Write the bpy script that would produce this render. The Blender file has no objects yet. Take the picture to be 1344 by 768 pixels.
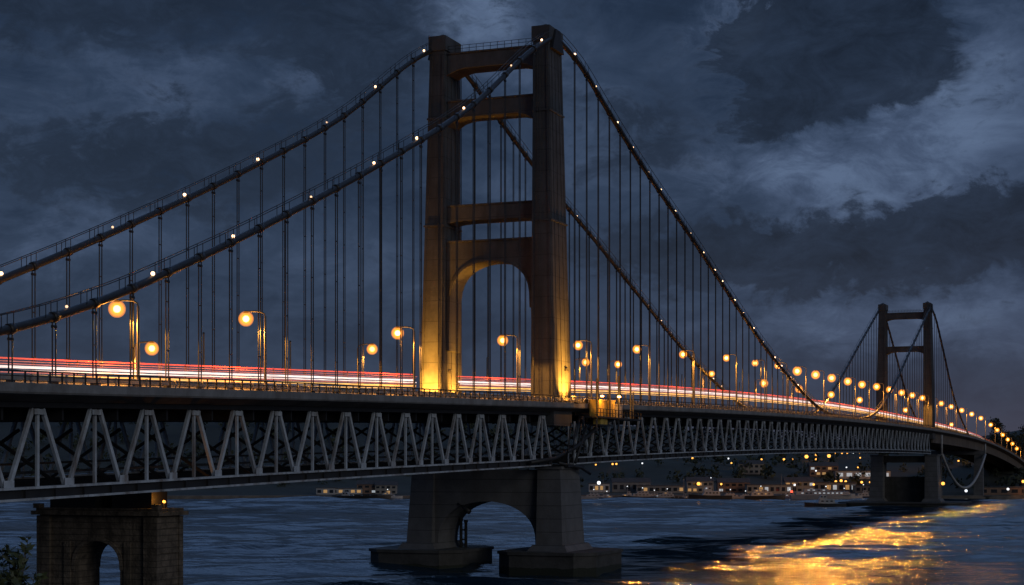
import bpy, math, random
from mathutils import Vector
random.seed(11)
R = math.radians
scene = bpy.context.scene
COL = scene.collection

# ------------------------------------------------------------------ frame
# the bridge runs along +Y (s), x is across it (t), z is height over the water
F, VPX, HY = 2200.0, 1540.0, 612.0
PHI = math.atan((VPX - 672) / F)
SN, CS = math.sin(PHI), math.cos(PHI)
CX, CY, CZ = 128.79, -317.24, 20.9


def cw(u, v, z=0.0):
    """u metres ahead of the viewpoint, v metres to its right"""
    return Vector((CX - SN * u + CS * v, CY + CS * u + SN * v, z))


def at(x, y, u):
    """a spot seen at photo pixel x,y when u metres away"""
    return cw(u, (x - 672) * u / F, CZ + (HY - y) * u / F)


def interp(pts):
    xs = [p[0] for p in pts]
    ys = [p[1] for p in pts]
    n = len(xs)
    d = [(ys[i + 1] - ys[i]) / (xs[i + 1] - xs[i]) for i in range(n - 1)]
    m = [d[0]] + [0.0] * (n - 2) + [d[-1]]
    for i in range(1, n - 1):
        h0, h1 = xs[i] - xs[i - 1], xs[i + 1] - xs[i]
        m[i] = (d[i - 1] * h1 + d[i] * h0) / (h0 + h1)

    def f(x):
        if x <= xs[0]:
            return ys[0] + m[0] * (x - xs[0])
        if x >= xs[-1]:
            return ys[-1] + m[-1] * (x - xs[-1])
        i = 0
        while x > xs[i + 1]:
            i += 1
        h = xs[i + 1] - xs[i]
        t = (x - xs[i]) / h
        return ((2 * t**3 - 3 * t**2 + 1) * ys[i] + (t**3 - 2 * t**2 + t) * h * m[i]
                + (-2 * t**3 + 3 * t**2) * ys[i + 1] + (t**3 - t**2) * h * m[i + 1])
    return f


zd = interp([(-260, 28.0), (-176, 29.4), (-111, 31.0), (-22, 33.0), (46, 34.5), (167, 36.7), (287, 38.2),
             (420, 39.2), (550, 39.6), (650, 39.2), (828, 36.6), (1031, 28.6), (1180, 19.5), (1330, 12)])
zc_side = interp([(-212, 30.2), (-186, 32.6), (-170, 35.6), (-154, 40.0), (-133, 47.4), (-108, 57.0), (-80, 68.4),
                  (-42, 85.4), (-10, 103.2), (0, 107.6)])
zc_main = interp([(0, 107.6), (16, 105.0), (31, 100.2), (52, 93.6), (105, 79.4), (149, 67.2), (187, 57.2), (230, 48.0),
                  (275, 41.0), (310, 39.3), (355, 39.8), (400, 45.0), (440, 57.0), (500, 79.5), (563, 103.0)])
zc_end = interp([(563, 103.0), (578, 99.5), (611, 84.5), (654, 62.5), (700, 47.5), (742, 38.6)])


def zc(s):
    return zc_side(s) if s < 0 else (zc_main(s) if s < 563 else zc_end(s))


# ------------------------------------------------------------------ mesh builder
class MB:
    def __init__(self):
        self.v, self.f = [], []

    def add(self, vs, fs):
        b = len(self.v)
        self.v += [tuple(p) for p in vs]
        self.f += [tuple(b + i for i in q) for q in fs]

    def box(self, c, s):
        x, y, z = c
        a, b, d = s[0] / 2, s[1] / 2, s[2] / 2
        self.loft([[(x - a, y - b, z - d), (x + a, y - b, z - d), (x + a, y + b, z - d), (x - a, y + b, z - d)],
                   [(x - a, y - b, z + d), (x + a, y - b, z + d), (x + a, y + b, z + d), (x - a, y + b, z + d)]])

    def loft(self, rings, cap=True):
        n = len(rings[0])
        vs = [p for r in rings for p in r]
        fs = []
        for k in range(len(rings) - 1):
            for i in range(n):
                j = (i + 1) % n
                fs.append((k * n + i, k * n + j, (k + 1) * n + j, (k + 1) * n + i))
        if cap:
            fs.append(tuple(range(n - 1, -1, -1)))
            fs.append(tuple((len(rings) - 1) * n + i for i in range(n)))
        self.add(vs, fs)

    def beam(self, p, q, w, h, up=(0, 0, 1)):
        """rectangular bar: w across, h along the up-ish direction"""
        p, q = Vector(p), Vector(q)
        d = (q - p).normalized()
        s = d.cross(Vector(up))
        if s.length < 1e-4:
            s = d.cross(Vector((0, 1, 0)))
        s.normalize()
        n = s.cross(d).normalized()
        o = [s * (w / 2) * a + n * (h / 2) * b for a, b in ((-1, -1), (1, -1), (1, 1), (-1, 1))]
        self.loft([[p + e for e in o], [q + e for e in o]])

    def tube(self, path, r, n=8, r2=None):
        path = [Vector(p) for p in path]
        rings = []
        for i, p in enumerate(path):
            a = path[max(i - 1, 0)]
            b = path[min(i + 1, len(path) - 1)]
            d = (b - a).normalized()
            s = d.cross(Vector((0, 0, 1)))
            if s.length < 1e-3:
                s = d.cross(Vector((0, 1, 0)))
            s.normalize()
            e = s.cross(d)
            rr = r if r2 is None else r + (r2 - r) * i / (len(path) - 1)
            rings.append([p + (s * math.cos(t) + e * math.sin(t)) * rr for t in [2 * math.pi * k / n for k in range(n)]])
        self.loft(rings)

    def prism(self, prof, ss, zf):
        """profile of (t, dz) swept along the deck curve"""
        self.loft([[(t, s, zf(s) + dz) for t, dz in prof] for s in ss])

    def ball(self, c, r, n=10, m=7, sz=1.0):
        c = Vector(c)
        rings = []
        for k in range(1, m):
            a = math.pi * k / m
            rings.append([c + Vector((math.sin(a) * math.cos(t) * r, math.sin(a) * math.sin(t) * r, -math.cos(a) * r * sz))
                          for t in [2 * math.pi * i / n for i in range(n)]])
        self.loft(rings)

    def build(self, name, mat, parent=None, smooth=False, off=None):
        me = bpy.data.meshes.new(name)
        vs = self.v
        if off is not None:
            vs = [(a - off[0], b - off[1], c - off[2]) for a, b, c in vs]
        me.from_pydata(vs, [], self.f)
        me.materials.append(mat)
        if smooth:
            for p in me.polygons:
                p.use_smooth = len(p.vertices) <= 4
        me.update()
        o = bpy.data.objects.new(name, me)
        COL.objects.link(o)
        if parent:
            o.parent = parent
        if off is not None:
            o.location = off
        return o


def tag(o, label=None, cat=None, group=None, kind=None):
    for k, v in (('label', label), ('category', cat), ('group', group), ('kind', kind)):
        if v:
            o[k] = v
    return o


def empty(name, loc=(0, 0, 0), label=None, cat=None, group=None, rz=0, parent=None):
    o = bpy.data.objects.new(name, None)
    COL.objects.link(o)
    o.location = loc
    o.rotation_euler = (0, 0, rz)
    if parent:
        o.parent = parent
    return tag(o, label, cat, group)


def copy_tree(o, parent=None):
    c = o.copy()
    COL.objects.link(c)
    if parent is not None:
        c.parent = parent
    for ch in list(o.children):
        copy_tree(ch, c)
    return c


NTH = ('first second third fourth fifth sixth seventh eighth ninth tenth eleventh twelfth thirteenth fourteenth fifteenth '
       'sixteenth seventeenth eighteenth nineteenth twentieth twenty-first twenty-second twenty-third twenty-fourth '
       'twenty-fifth twenty-sixth twenty-seventh twenty-eighth twenty-ninth thirtieth').split()


# ------------------------------------------------------------------ materials
def mat(name, base, rough=0.7, metal=0.0, var=0.35, scale=0.6, bump=0.0, bscale=6.0, stain=None, stain_amt=0.5,
        stretch=(1, 1, 1), spec=0.5, seam=0, tide=None):
    m = bpy.data.materials.new(name)
    m.use_nodes = True
    nt = m.node_tree
    L = nt.links.new
    b = nt.nodes['Principled BSDF']
    b.inputs['Roughness'].default_value = rough
    b.inputs['Metallic'].default_value = metal
    b.inputs['Specular IOR Level'].default_value = spec
    tc = nt.nodes.new('ShaderNodeTexCoord')
    mp = nt.nodes.new('ShaderNodeMapping')
    mp.inputs['Scale'].default_value = stretch
    L(tc.outputs['Object'], mp.inputs['Vector'])
    n1 = nt.nodes.new('ShaderNodeTexNoise')
    n1.inputs['Scale'].default_value = scale
    n1.inputs['Detail'].default_value = 8
    n1.inputs['Roughness'].default_value = 0.65
    L(mp.outputs['Vector'], n1.inputs['Vector'])
    rp = nt.nodes.new('ShaderNodeValToRGB')
    rp.color_ramp.elements[0].position = 0.3
    rp.color_ramp.elements[1].position = 0.7
    lo = [c * (1 - var) for c in base]
    hi = [min(1, c * (1 + var)) for c in base]
    rp.color_ramp.elements[0].color = (*lo, 1)
    rp.color_ramp.elements[1].color = (*hi, 1)
    L(n1.outputs['Fac'], rp.inputs['Fac'])
    col = rp.outputs['Color']
    if stain:
        n2 = nt.nodes.new('ShaderNodeTexNoise')
        n2.inputs['Scale'].default_value = scale * 0.7
        n2.inputs['Detail'].default_value = 10
        n2.inputs['Roughness'].default_value = 0.7
        mp2 = nt.nodes.new('ShaderNodeMapping')
        mp2.inputs['Scale'].default_value = (1, 1, 0.15)
        mp2.inputs['Location'].default_value = (7, 3, 1)
        L(tc.outputs['Object'], mp2.inputs['Vector'])
        L(mp2.outputs['Vector'], n2.inputs['Vector'])
        r2 = nt.nodes.new('ShaderNodeValToRGB')
        r2.color_ramp.elements[0].position = 0.48
        r2.color_ramp.elements[1].position = 0.66
        r2.color_ramp.elements[1].color = (stain_amt, stain_amt, stain_amt, 1)
        L(n2.outputs['Fac'], r2.inputs['Fac'])
        mx = nt.nodes.new('ShaderNodeMixRGB')
        mx.inputs['Color2'].default_value = (*stain, 1)
        L(r2.outputs['Color'], mx.inputs['Fac'])
        L(col, mx.inputs['Color1'])
        col = mx.outputs['Color']
    if seam or tide is not None:
        sx = nt.nodes.new('ShaderNodeSeparateXYZ')
        L(tc.outputs['Object'], sx.inputs[0])

        def mth(op, a_, b_):
            n_ = nt.nodes.new('ShaderNodeMath')
            n_.operation = op
            for i_, q_ in enumerate((a_, b_)):
                if isinstance(q_, (int, float)):
                    n_.inputs[i_].default_value = q_
                else:
                    L(q_, n_.inputs[i_])
            return n_.outputs[0]

        def darken(c_, fac, k_):
            mx_ = nt.nodes.new('ShaderNodeMixRGB')
            mx_.inputs['Color2'].default_value = (*k_, 1)
            L(fac, mx_.inputs['Fac'])
            L(c_, mx_.inputs['Color1'])
            return mx_.outputs['Color']
        if seam:
            fr = mth('FRACT', mth('DIVIDE', sx.outputs['Z'], seam), 0)
            col = darken(col, mth('MULTIPLY', mth('LESS_THAN', fr, .13 / seam), .75), [c * .3 for c in base])
        if tide is not None:
            hz = mth('ADD', sx.outputs['Z'], mth('MULTIPLY', mth('SUBTRACT', n1.outputs['Fac'], .5), 1.6))
            col = darken(col, mth('LESS_THAN', hz, tide), (.022, .026, .018))
    L(col, b.inputs['Base Color'])
    if bump:
        n3 = nt.nodes.new('ShaderNodeTexNoise')
        n3.inputs['Scale'].default_value = bscale
        n3.inputs['Detail'].default_value = 6
        L(mp.outputs['Vector'], n3.inputs['Vector'])
        bp = nt.nodes.new('ShaderNodeBump')
        bp.inputs['Strength'].default_value = bump
        bp.inputs['Distance'].default_value = 0.2
        L(n3.outputs['Fac'], bp.inputs['Height'])
        L(bp.outputs['Normal'], b.inputs['Normal'])
    return m


def glow(name, col, strength, sample=False):
    m = bpy.data.materials.new(name)
    m.use_nodes = True
    b = m.node_tree.nodes['Principled BSDF']
    b.inputs['Base Color'].default_value = (*[c * 0.6 for c in col], 1)
    b.inputs['Roughness'].default_value = 0.4
    b.inputs['Emission Color'].default_value = (*col, 1)
    b.inputs['Emission Strength'].default_value = strength
    m.cycles.emission_sampling = 'FRONT_BACK' if sample else 'NONE'
    return m


M = dict(
    tower=mat('weathered_tower_paint', (0.062, 0.066, 0.074), 0.75, 0, 0.3, 0.35, 0.15, 3, (0.035, 0.033, 0.032), 0.85, seam=4.2),
    steel=mat('grey_truss_paint', (0.42, 0.47, 0.53), 0.55, 0, 0.3, 0.5, 0.1, 4, (0.13, 0.08, 0.05), 0.8),
    dark_steel=mat('dark_steel', (0.02, 0.02, 0.022), 0.6, 0, 0.3, 0.5, 0.1, 4),
    cable=mat('cable_wrapping', (0.028, 0.027, 0.028), 0.5, 0.2, 0.3, 0.8),
    rope=mat('hanger_rope', (0.03, 0.032, 0.037), 0.5, 0.3, 0.2, 0.8),
    soffit=mat('deck_soffit_concrete', (0.13, 0.105, 0.09), 0.85, 0, 0.35, 0.25, 0.2, 2, (0.06, 0.045, 0.035), 0.6),
    fascia=mat('edge_beam_concrete', (0.21, 0.21, 0.215), 0.8, 0, 0.3, 0.4, 0.2, 3, (0.12, 0.1, 0.09), 0.6),
    asphalt=mat('asphalt', (0.05, 0.05, 0.052), 0.85, 0, 0.25, 0.5, 0.3, 8),
    paint=mat('road_paint', (0.7, 0.7, 0.66), 0.6, 0, 0.15, 2),
    barrier=mat('galvanised_barrier', (0.45, 0.43, 0.4), 0.45, 0.3, 0.4, 0.7, 0.2, 3),
    pier=mat('pier_concrete', (0.12, 0.12, 0.125), 0.85, 0, 0.25, 0.25, 0.25, 2.5, (0.09, 0.085, 0.08), 0.8, seam=2.6),
    base=mat('pier_base_concrete', (0.065, 0.063, 0.06), 0.9, 0, 0.35, 0.3, 0.35, 2, (0.035, 0.035, 0.03), 0.8, tide=1.1),
    stone=mat('old_pier_stone', (0.13, 0.105, 0.08), 0.9, 0, 0.6, 0.8, 0.7, 3, (0.03, 0.024, 0.018), 0.92, seam=.8),
    pole=mat('lamp_pole_paint', (0.15, 0.14, 0.125), 0.5, 0.1, 0.15, 1.0),
    lamplit_yellow=mat('lamplit_yellow_cabinet', (0.55, 0.38, 0.08), 0.6, 0, 0.3, 0.8, 0.1, 4, (0.2, 0.1, 0.03), 0.7),  # yellow of the lamplight put into the cabinet colour
    white=mat('white_boat_paint', (0.4, 0.4, 0.4), 0.4, 0, 0.1, 0.3),
    navy=mat('navy_boat_paint', (0.03, 0.04, 0.07), 0.4, 0, 0.2, 0.3),
    black=mat('black_boat_paint', (0.02, 0.02, 0.02), 0.5, 0, 0.3, 0.3),
    grey=mat('grey_boat_paint', (0.3, 0.31, 0.32), 0.5, 0, 0.2, 0.3),
    glass=mat('dark_window', (0.02, 0.025, 0.03), 0.1, 0, 0.1, 0.3),
    wall_a=mat('pale_render', (0.28, 0.265, 0.235), 0.85, 0, 0.15, 0.2),
    wall_b=mat('brown_brick', (0.22, 0.14, 0.1), 0.9, 0, 0.25, 0.4),
    wall_c=mat('grey_cladding', (0.18, 0.19, 0.2), 0.7, 0, 0.15, 0.2),
    roof=mat('slate_roof', (0.07, 0.065, 0.065), 0.8, 0, 0.3, 0.5),
    quay=mat('quay_stone', (0.16, 0.14, 0.12), 0.9, 0, 0.4, 0.2),
    land=mat('rough_land', (0.03, 0.032, 0.02), 0.95, 0, 0.5, 0.02),
    leaf=mat('foliage_dark', (0.04, 0.05, 0.027), 0.8, 0, 0.5, 0.3),
    leaf_b=mat('shrub_leaf', (0.07, 0.085, 0.035), 0.6, 0, 0.45, 4),
    bark=mat('bark', (0.09, 0.07, 0.05), 0.9, 0, 0.4, 2),
    swag=mat('pale_conduit', (0.36, 0.35, 0.34), 0.6, 0, 0.3, 0.4),
    sodium=glow('sodium_lantern', (1.0, 0.48, 0.14), 9.0),
    bulb_dim=glow('cable_bulb_dim', (1.0, 0.62, 0.36), 1.6),
    bulb=glow('cable_bulb', (1.0, 0.6, 0.33), 4.5),
    red_trail=glow('red_traffic_trail', (1.0, 0.13, 0.11), 0.9),  # glowing bars modelled for the light trails of traffic
    amber_lit_band=glow('amber_lamplight_band', (1.0, 0.55, 0.16), 1.2),  # glow added for lamplight on the barrier and road
    pink_trail=glow('pink_traffic_trail', (1.0, 0.32, 0.26), 0.55),
    white_trail=glow('white_traffic_trail', (1.0, 0.84, 0.78), 1.9),
    win_warm=glow('lit_window_warm', (1.0, 0.58, 0.22), 0.3),
    win_white=glow('lit_window_white', (0.85, 0.93, 1.0), 0.34),
    shore_warm=glow('shore_lamp_amber', (1.0, 0.42, 0.07), 2.6),
    shore_white=glow('shore_lamp_white', (0.9, 0.95, 1.0), 1.6),
    red_lamp=glow('red_beacon', (1.0, 0.1, 0.05), 2.0),
)


m = bpy.data.materials.new('amber_halo_shell')  # see-through glowing shell that models a halo round each lamp
m.use_nodes = True
nt = m.node_tree
nt.nodes.remove(nt.nodes['Principled BSDF'])
tr, em, mi = nt.nodes.new('ShaderNodeBsdfTransparent'), nt.nodes.new('ShaderNodeEmission'), nt.nodes.new('ShaderNodeMixShader')
em.inputs['Color'].default_value = (1.0, .30, .02, 1)
em.inputs['Strength'].default_value = 4.2
mi.inputs['Fac'].default_value = .09
nt.links.new(tr.outputs[0], mi.inputs[1])
nt.links.new(em.outputs[0], mi.inputs[2])
nt.links.new(mi.outputs[0], nt.nodes['Material Output'].inputs['Surface'])
m.cycles.emission_sampling = 'NONE'
M['amber_halo'] = m


def uneven(m, lo, hi, sc):
    """a glowing trail bar whose brightness wanders along its length"""
    nt = m.node_tree
    tc = nt.nodes.new('ShaderNodeTexCoord')
    mp = nt.nodes.new('ShaderNodeMapping')
    mp.inputs['Scale'].default_value = (3, sc, 3)
    nz = nt.nodes.new('ShaderNodeTexNoise')
    nz.inputs['Detail'].default_value = 5
    mr = nt.nodes.new('ShaderNodeMapRange')
    mr.inputs['From Min'].default_value = .35
    mr.inputs['From Max'].default_value = .65
    mr.inputs['To Min'].default_value = lo
    mr.inputs['To Max'].default_value = hi
    nt.links.new(tc.outputs['Object'], mp.inputs['Vector'])
    nt.links.new(mp.outputs[0], nz.inputs['Vector'])
    nt.links.new(nz.outputs['Fac'], mr.inputs['Value'])
    nt.links.new(mr.outputs[0], nt.nodes['Principled BSDF'].inputs['Emission Strength'])


nt = M['sodium'].node_tree
oi = nt.nodes.new('ShaderNodeObjectInfo')
mr = nt.nodes.new('ShaderNodeMapRange')
mr.inputs['To Min'].default_value = 5.0
mr.inputs['To Max'].default_value = 12.0
nt.links.new(oi.outputs['Random'], mr.inputs['Value'])
nt.links.new(mr.outputs[0], nt.nodes['Principled BSDF'].inputs['Emission Strength'])
uneven(M['red_trail'], .3, .8, .03)
uneven(M['pink_trail'], .2, .6, .05)
uneven(M['white_trail'], .5, 1.6, .035)
uneven(M['amber_lit_band'], .5, 1.6, .06)


def point(name, loc, power, col, parent=None, radius=0.4):
    l = bpy.data.lights.new(name, 'POINT')
    l.energy = power
    l.color = col
    l.shadow_soft_size = radius
    o = bpy.data.objects.new(name, l)
    COL.objects.link(o)
    o.location = loc
    if parent:
        o.parent = parent
    return o


def spot(name, loc, target, power, col, angle, blend=0.8, radius=0.3, parent=None):
    l = bpy.data.lights.new(name, 'SPOT')
    l.energy = power
    l.color = col
    l.spot_size = R(angle)
    l.spot_blend = blend
    l.shadow_soft_size = radius
    o = bpy.data.objects.new(name, l)
    COL.objects.link(o)
    o.location = loc
    d = Vector(target) - Vector(loc)
    o.rotation_euler = d.to_track_quat('-Z', 'Y').to_euler()
    if parent:
        o.parent = parent
    return o


SODIUM = (1.0, 0.39, 0.05)


def frange(a, b, step):
    n = max(1, round((b - a) / step))
    return [a + (b - a) * i / n for i in range(n + 1)]


# ================================================================== THE BRIDGE
bridge = empty('suspension_bridge', (0, 0, 0),
               'long dark suspension bridge with lattice trussed deck and two portal towers crossing the river', 'bridge')
S0, S1, SE = -250, 563, 1250
ss = frange(S0, SE, 6)
CT = 12.9                                     # cable planes

b = MB()
b.prism([(-16.5, 0), (-16.5, -1.0), (-13.9, -1.7), (13.9, -1.7), (16.5, -1.0), (16.5, 0)], ss, zd)
b.build('deck_slab', M['soffit'], bridge)
b = MB()
for i in range(len(ss) - 1):
    a, c = ss[i], ss[i + 1]
    b.add([(-9.2, a, zd(a) + .02), (9.2, a, zd(a) + .02), (9.2, c, zd(c) + .02), (-9.2, c, zd(c) + .02)], [(0, 1, 2, 3)])
road = b.build('roadway', M['asphalt'], bridge)
b = MB()
for t, solid in ((-8.7, 1), (8.7, 1), (-4.4, 0), (4.4, 0), (-.25, 1), (.25, 1)):
    for i in range(len(ss) - 1):
        a, c = ss[i], ss[i] + (ss[i + 1] - ss[i]) * (1 if solid else .45)
        b.add([(t - .08, a, zd(a) + .03), (t + .08, a, zd(a) + .03), (t + .08, c, zd(c) + .03), (t - .08, c, zd(c) + .03)],
              [(0, 1, 2, 3)])
b.build('lane_marking', M['paint'], road)
for sg in (1, -1):
    b = MB()
    b.prism([(sg * 16.503, .18), (sg * 16.85, .18), (sg * 16.85, -.75), (sg * 16.7, -.95), (sg * 16.503, -1.0)], ss, zd)
    b.build('edge_beam', M['fascia'], bridge)
    # open parapet: posts and three rails
    b = MB()
    for dz, w in ((.35, .09), (.85, .09), (1.35, .16)):
        b.prism([(sg * 16.62 - w / 2, dz), (sg * 16.62 + w / 2, dz), (sg * 16.62 + w / 2, dz + w), (sg * 16.62 - w / 2, dz + w)],
                frange(S0, SE, 6), zd)
    for s in frange(S0, 1200, 2.1):
        b.box((sg * 16.62, s, zd(s) + .77), (.14, .16, 1.2))
    b.build('parapet', M['dark_steel'], bridge)
    # barrier between footway and road
    b = MB()
    b.prism([(sg * 9.6, .0), (sg * 10.0, .0), (sg * 9.9, .95), (sg * 9.7, .95)], ss, zd)
    b.prism([(sg * 14.9, .55), (sg * 15.0, .55), (sg * 15.0, 1.15), (sg * 14.9, 1.15)], ss, zd)
    for s in frange(S0, 1100, 3.1):
        b.box((sg * 15.1, s, zd(s) + .6), (.18, .22, 1.2))
    b.build('crash_barrier', M['barrier'], bridge)

# ---- stiffening trusses
PAN = 10.5
DT, DB = -1.72, -11.9


def chords(b, w, t, s0, s1):
    st = frange(s0, s1, PAN / 2)
    w.prism([(t - .45, DT), (t - .45, DT - .6), (t + .45, DT - .6), (t + .45, DT)], st, zd)
    b.prism([(t - .65, DB + .72), (t - .65, DB + .98), (t + .65, DB + .98), (t + .65, DB + .72)], st, zd)
    w.prism([(t - .25, DB - .245), (t - .25, DB + .715), (t + .25, DB + .715), (t + .25, DB - .245)], st, zd)
    b.prism([(t - .7, DB - .5), (t - .7, DB - .25), (t + .7, DB - .25), (t + .7, DB - .5)], st, zd)
    for s in frange(s0 + PAN / 4, s1 - PAN / 4, PAN / 2):
        w.box((t, s, zd(s) + DB + .23), (1.1, .12, .9))


def truss(sg, s0, s1, parts_upto, verticals=True):
    t = sg * 13.2
    b, web = MB(), MB()
    chords(b, web, t, s0, s1)
    n = int(round((s1 - s0) / PAN))
    rest = MB()
    todo = []
    for k in range(n):
        a = s0 + k * PAN
        m, e = a + PAN / 2, a + PAN
        zt = lambda s: zd(s) + DT - .7
        zb = lambda s: zd(s) + DB + .95
        jit = random.uniform(-.12, .12)
        todo.append(('diagonal_brace', (t, a + .35, zb(a)), (t, m - .85 + jit, zt(m)), a))
        todo.append(('diagonal_brace', (t, e - .35, zb(e)), (t, m + .85 + jit, zt(m)), a))
        if verticals:
            todo.append(('vertical_post', (t, m, zb(m)), (t, m, zt(m)), a))
        # gussets at the nodes
        b.box((t + sg * .36, a, zb(a) + .35), (.06, 1.7, .9))
        b.box((t + sg * .36, m, zt(m) - .35), (.06, 1.9, .6))
    host = None
    for nm, p, q, a in todo:
        w = .48 if nm == 'diagonal_brace' else .38
        if a <= parts_upto:
            if host is None:
                host = b.build('truss', M['steel'], bridge)
            mb = MB()
            mb.beam(p, q, w * .8, w, (0, 1, 0))
            mb.build(nm, M['steel'], host)
        else:
            rest.beam(p, q, w * .8, w, (0, 1, 0))
    if host is None:
        b.add(rest.v, rest.f)
        host = b.build('truss', M['steel'], bridge)
    elif rest.v:
        r = rest.build('far_braces', M['steel'], host)
        r['kind'] = 'stuff'
    web.build('chord_web', M['dark_steel'], host)  # top chord and recessed web coloured dark in place of shade


MS0 = 10.0
truss(1, -3 - 23 * PAN, -3, 1e9)
truss(1, MS0, MS0 + 52 * PAN, MS0 + 26 * PAN, False)
truss(-1, -3 - 23 * PAN, -3, -1e9)
truss(-1, MS0, MS0 + 52 * PAN, -1e9, False)

b = MB()
for s0, n in ((-3 - 23 * PAN, 23), (MS0, 52)):
    for k in range(n * 2 + 1):
        s = s0 + k * PAN / 2
        b.beam((-12.68, s, zd(s) - 2.75), (12.68, s, zd(s) - 2.75), .35, 1.9)
        if k % 2 == 0:
            z = zd(s) + DB + .3
            b.beam((-12.5, s, z), (12.5, s, z), .5, .7)
            for sg in (-1, 1):
                b.beam((sg * 12.4, s, z + .5), (sg * 1.5, s, zd(s) - 4.7), .35, .35)
            if k < 2 * n:
                z2 = zd(s + PAN) + DB + .3
                b.beam((-12.4, s + .3, z), (12.4, s + PAN - .3, z2), .4, .4)
                b.beam((12.4, s + .3, z - .42), (-12.4, s + PAN - .3, z2 - .42), .4, .4)
    for t in (-8, -2.7, 2.7, 8):
        b.prism([(t - .2, -1.71), (t - .2, -3.6), (t + .2, -3.6), (t + .2, -1.71)], frange(s0, s0 + n * PAN, PAN), zd)
    for t, dz in ((6.5, -9.5), (-5, -8.8)):
        b.prism([(t - 1.0, dz), (t - 1.0, dz - .25), (t + 1.0, dz - .25), (t + 1.0, dz)], frange(s0, s0 + n * PAN, PAN), zd)
b.build('floor_framing', M['dark_steel'], bridge)
# plate girder of the far approach
b = MB()
for t in (-13, 0, 13):
    b.prism([(t - .5, -1.71), (t - .5, -6.6), (t + .5, -6.6), (t + .5, -1.71)], frange(566, 1240, 12), zd)
b.build('plate_girder', M['soffit'], bridge)

# ---- main cables
hang_s = [s for s in frange(-200, -12, 7.5)] + [s for s in frange(12, 551, 7.7)] + [s for s in frange(577, 720, 9)]
hang_list = []
for sg in (1, -1):
    t = sg * CT
    path = [(t, s, zc(s)) for s in frange(-212, 0, 4) + frange(0, 563, 5)[1:] + frange(563, 742, 5)[1:]]
    b = MB()
    b.tube(path, .5, 10)
    for s in hang_s:                                   # cable bands
        d = .45
        b.tube([(t, s - d, zc(s - d)), (t, s + d, zc(s + d))], .62, 10)
    cable = b.build('main_cable', M['cable'], bridge, True)
    b = MB()
    for q in (-.42, .42):
        b.tube([(t + q, s, zc(s) + 1.75) for s in frange(-205, -4, 4)], .06, 5)
        b.tube([(t + q, s, zc(s) + 1.75) for s in frange(4, 559, 6)], .06, 5)
        for s in hang_s:
            for e in (0, 5.5):
                if -200 < s + e < -5 or 6 < s + e < 556:
                    b.beam((t + q, s + e, zc(s + e) + .3), (t + q, s + e, zc(s + e) + 1.8), .07, .07)
    b.build('hand_rope', M['cable'], cable)
    ls = frange(-180, -6, 19 if sg > 0 else 23) + frange(14, 235, 12)
    proto = None
    for i, s in enumerate(ls):
        s = s + random.uniform(-2.5, 2.5)
        if proto is None:
            mb = MB()
            proto = []
            for q, bm_ in ((.22, 'bulb'), (.17, 'bulb_dim'), (.26, 'bulb')):
                mb = MB()
                mb.ball((0, 0, 0), q, 8, 6)
                proto.append(mb.build('cable_light', M[bm_], cable, True))
        if i < 3:
            o = proto[i]
        else:
            o = random.choice(proto).copy()
            COL.objects.link(o)
        o.location = (t + sg * .1, s, zc(s) + .72)
    for s in hang_s:
        if zc(s) - zd(s) > 2.2:
            hang_list.append((sg, s))


def hanger_mesh(b, sg, s):
    t = sg * CT
    for e in (-.3, .3):
        b.tube([(t, s + e, zc(s + e) - .45), (t, s + e, zd(s) + .1)], .09, 6)
    h = zc(s) - zd(s)
    b.box((t, s, zc(s) - 1.1), (.3, .75, .3))
    z = zd(s) + 5
    while z < zc(s) - 3:
        b.box((t, s, z), (.16, .6, .12))
        z += 6.0
    b.box((t, s, zd(s) + .55), (.5, 1.0, 1.05))


def dist(p):
    return -SN * (p[0] - CX) + CS * (p[1] - CY)


hang_list.sort(key=lambda k: dist((k[0] * CT, k[1])))
rest = MB()
for i, (sg, s) in enumerate(hang_list):
    if i < 100:
        mb = MB()
        hanger_mesh(mb, sg, s)
        mb.build('hanger', M['rope'], bridge)
    else:
        hanger_mesh(rest, sg, s)
o = rest.build('distant_hangers', M['rope'], bridge)
o['kind'] = 'stuff'


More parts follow.
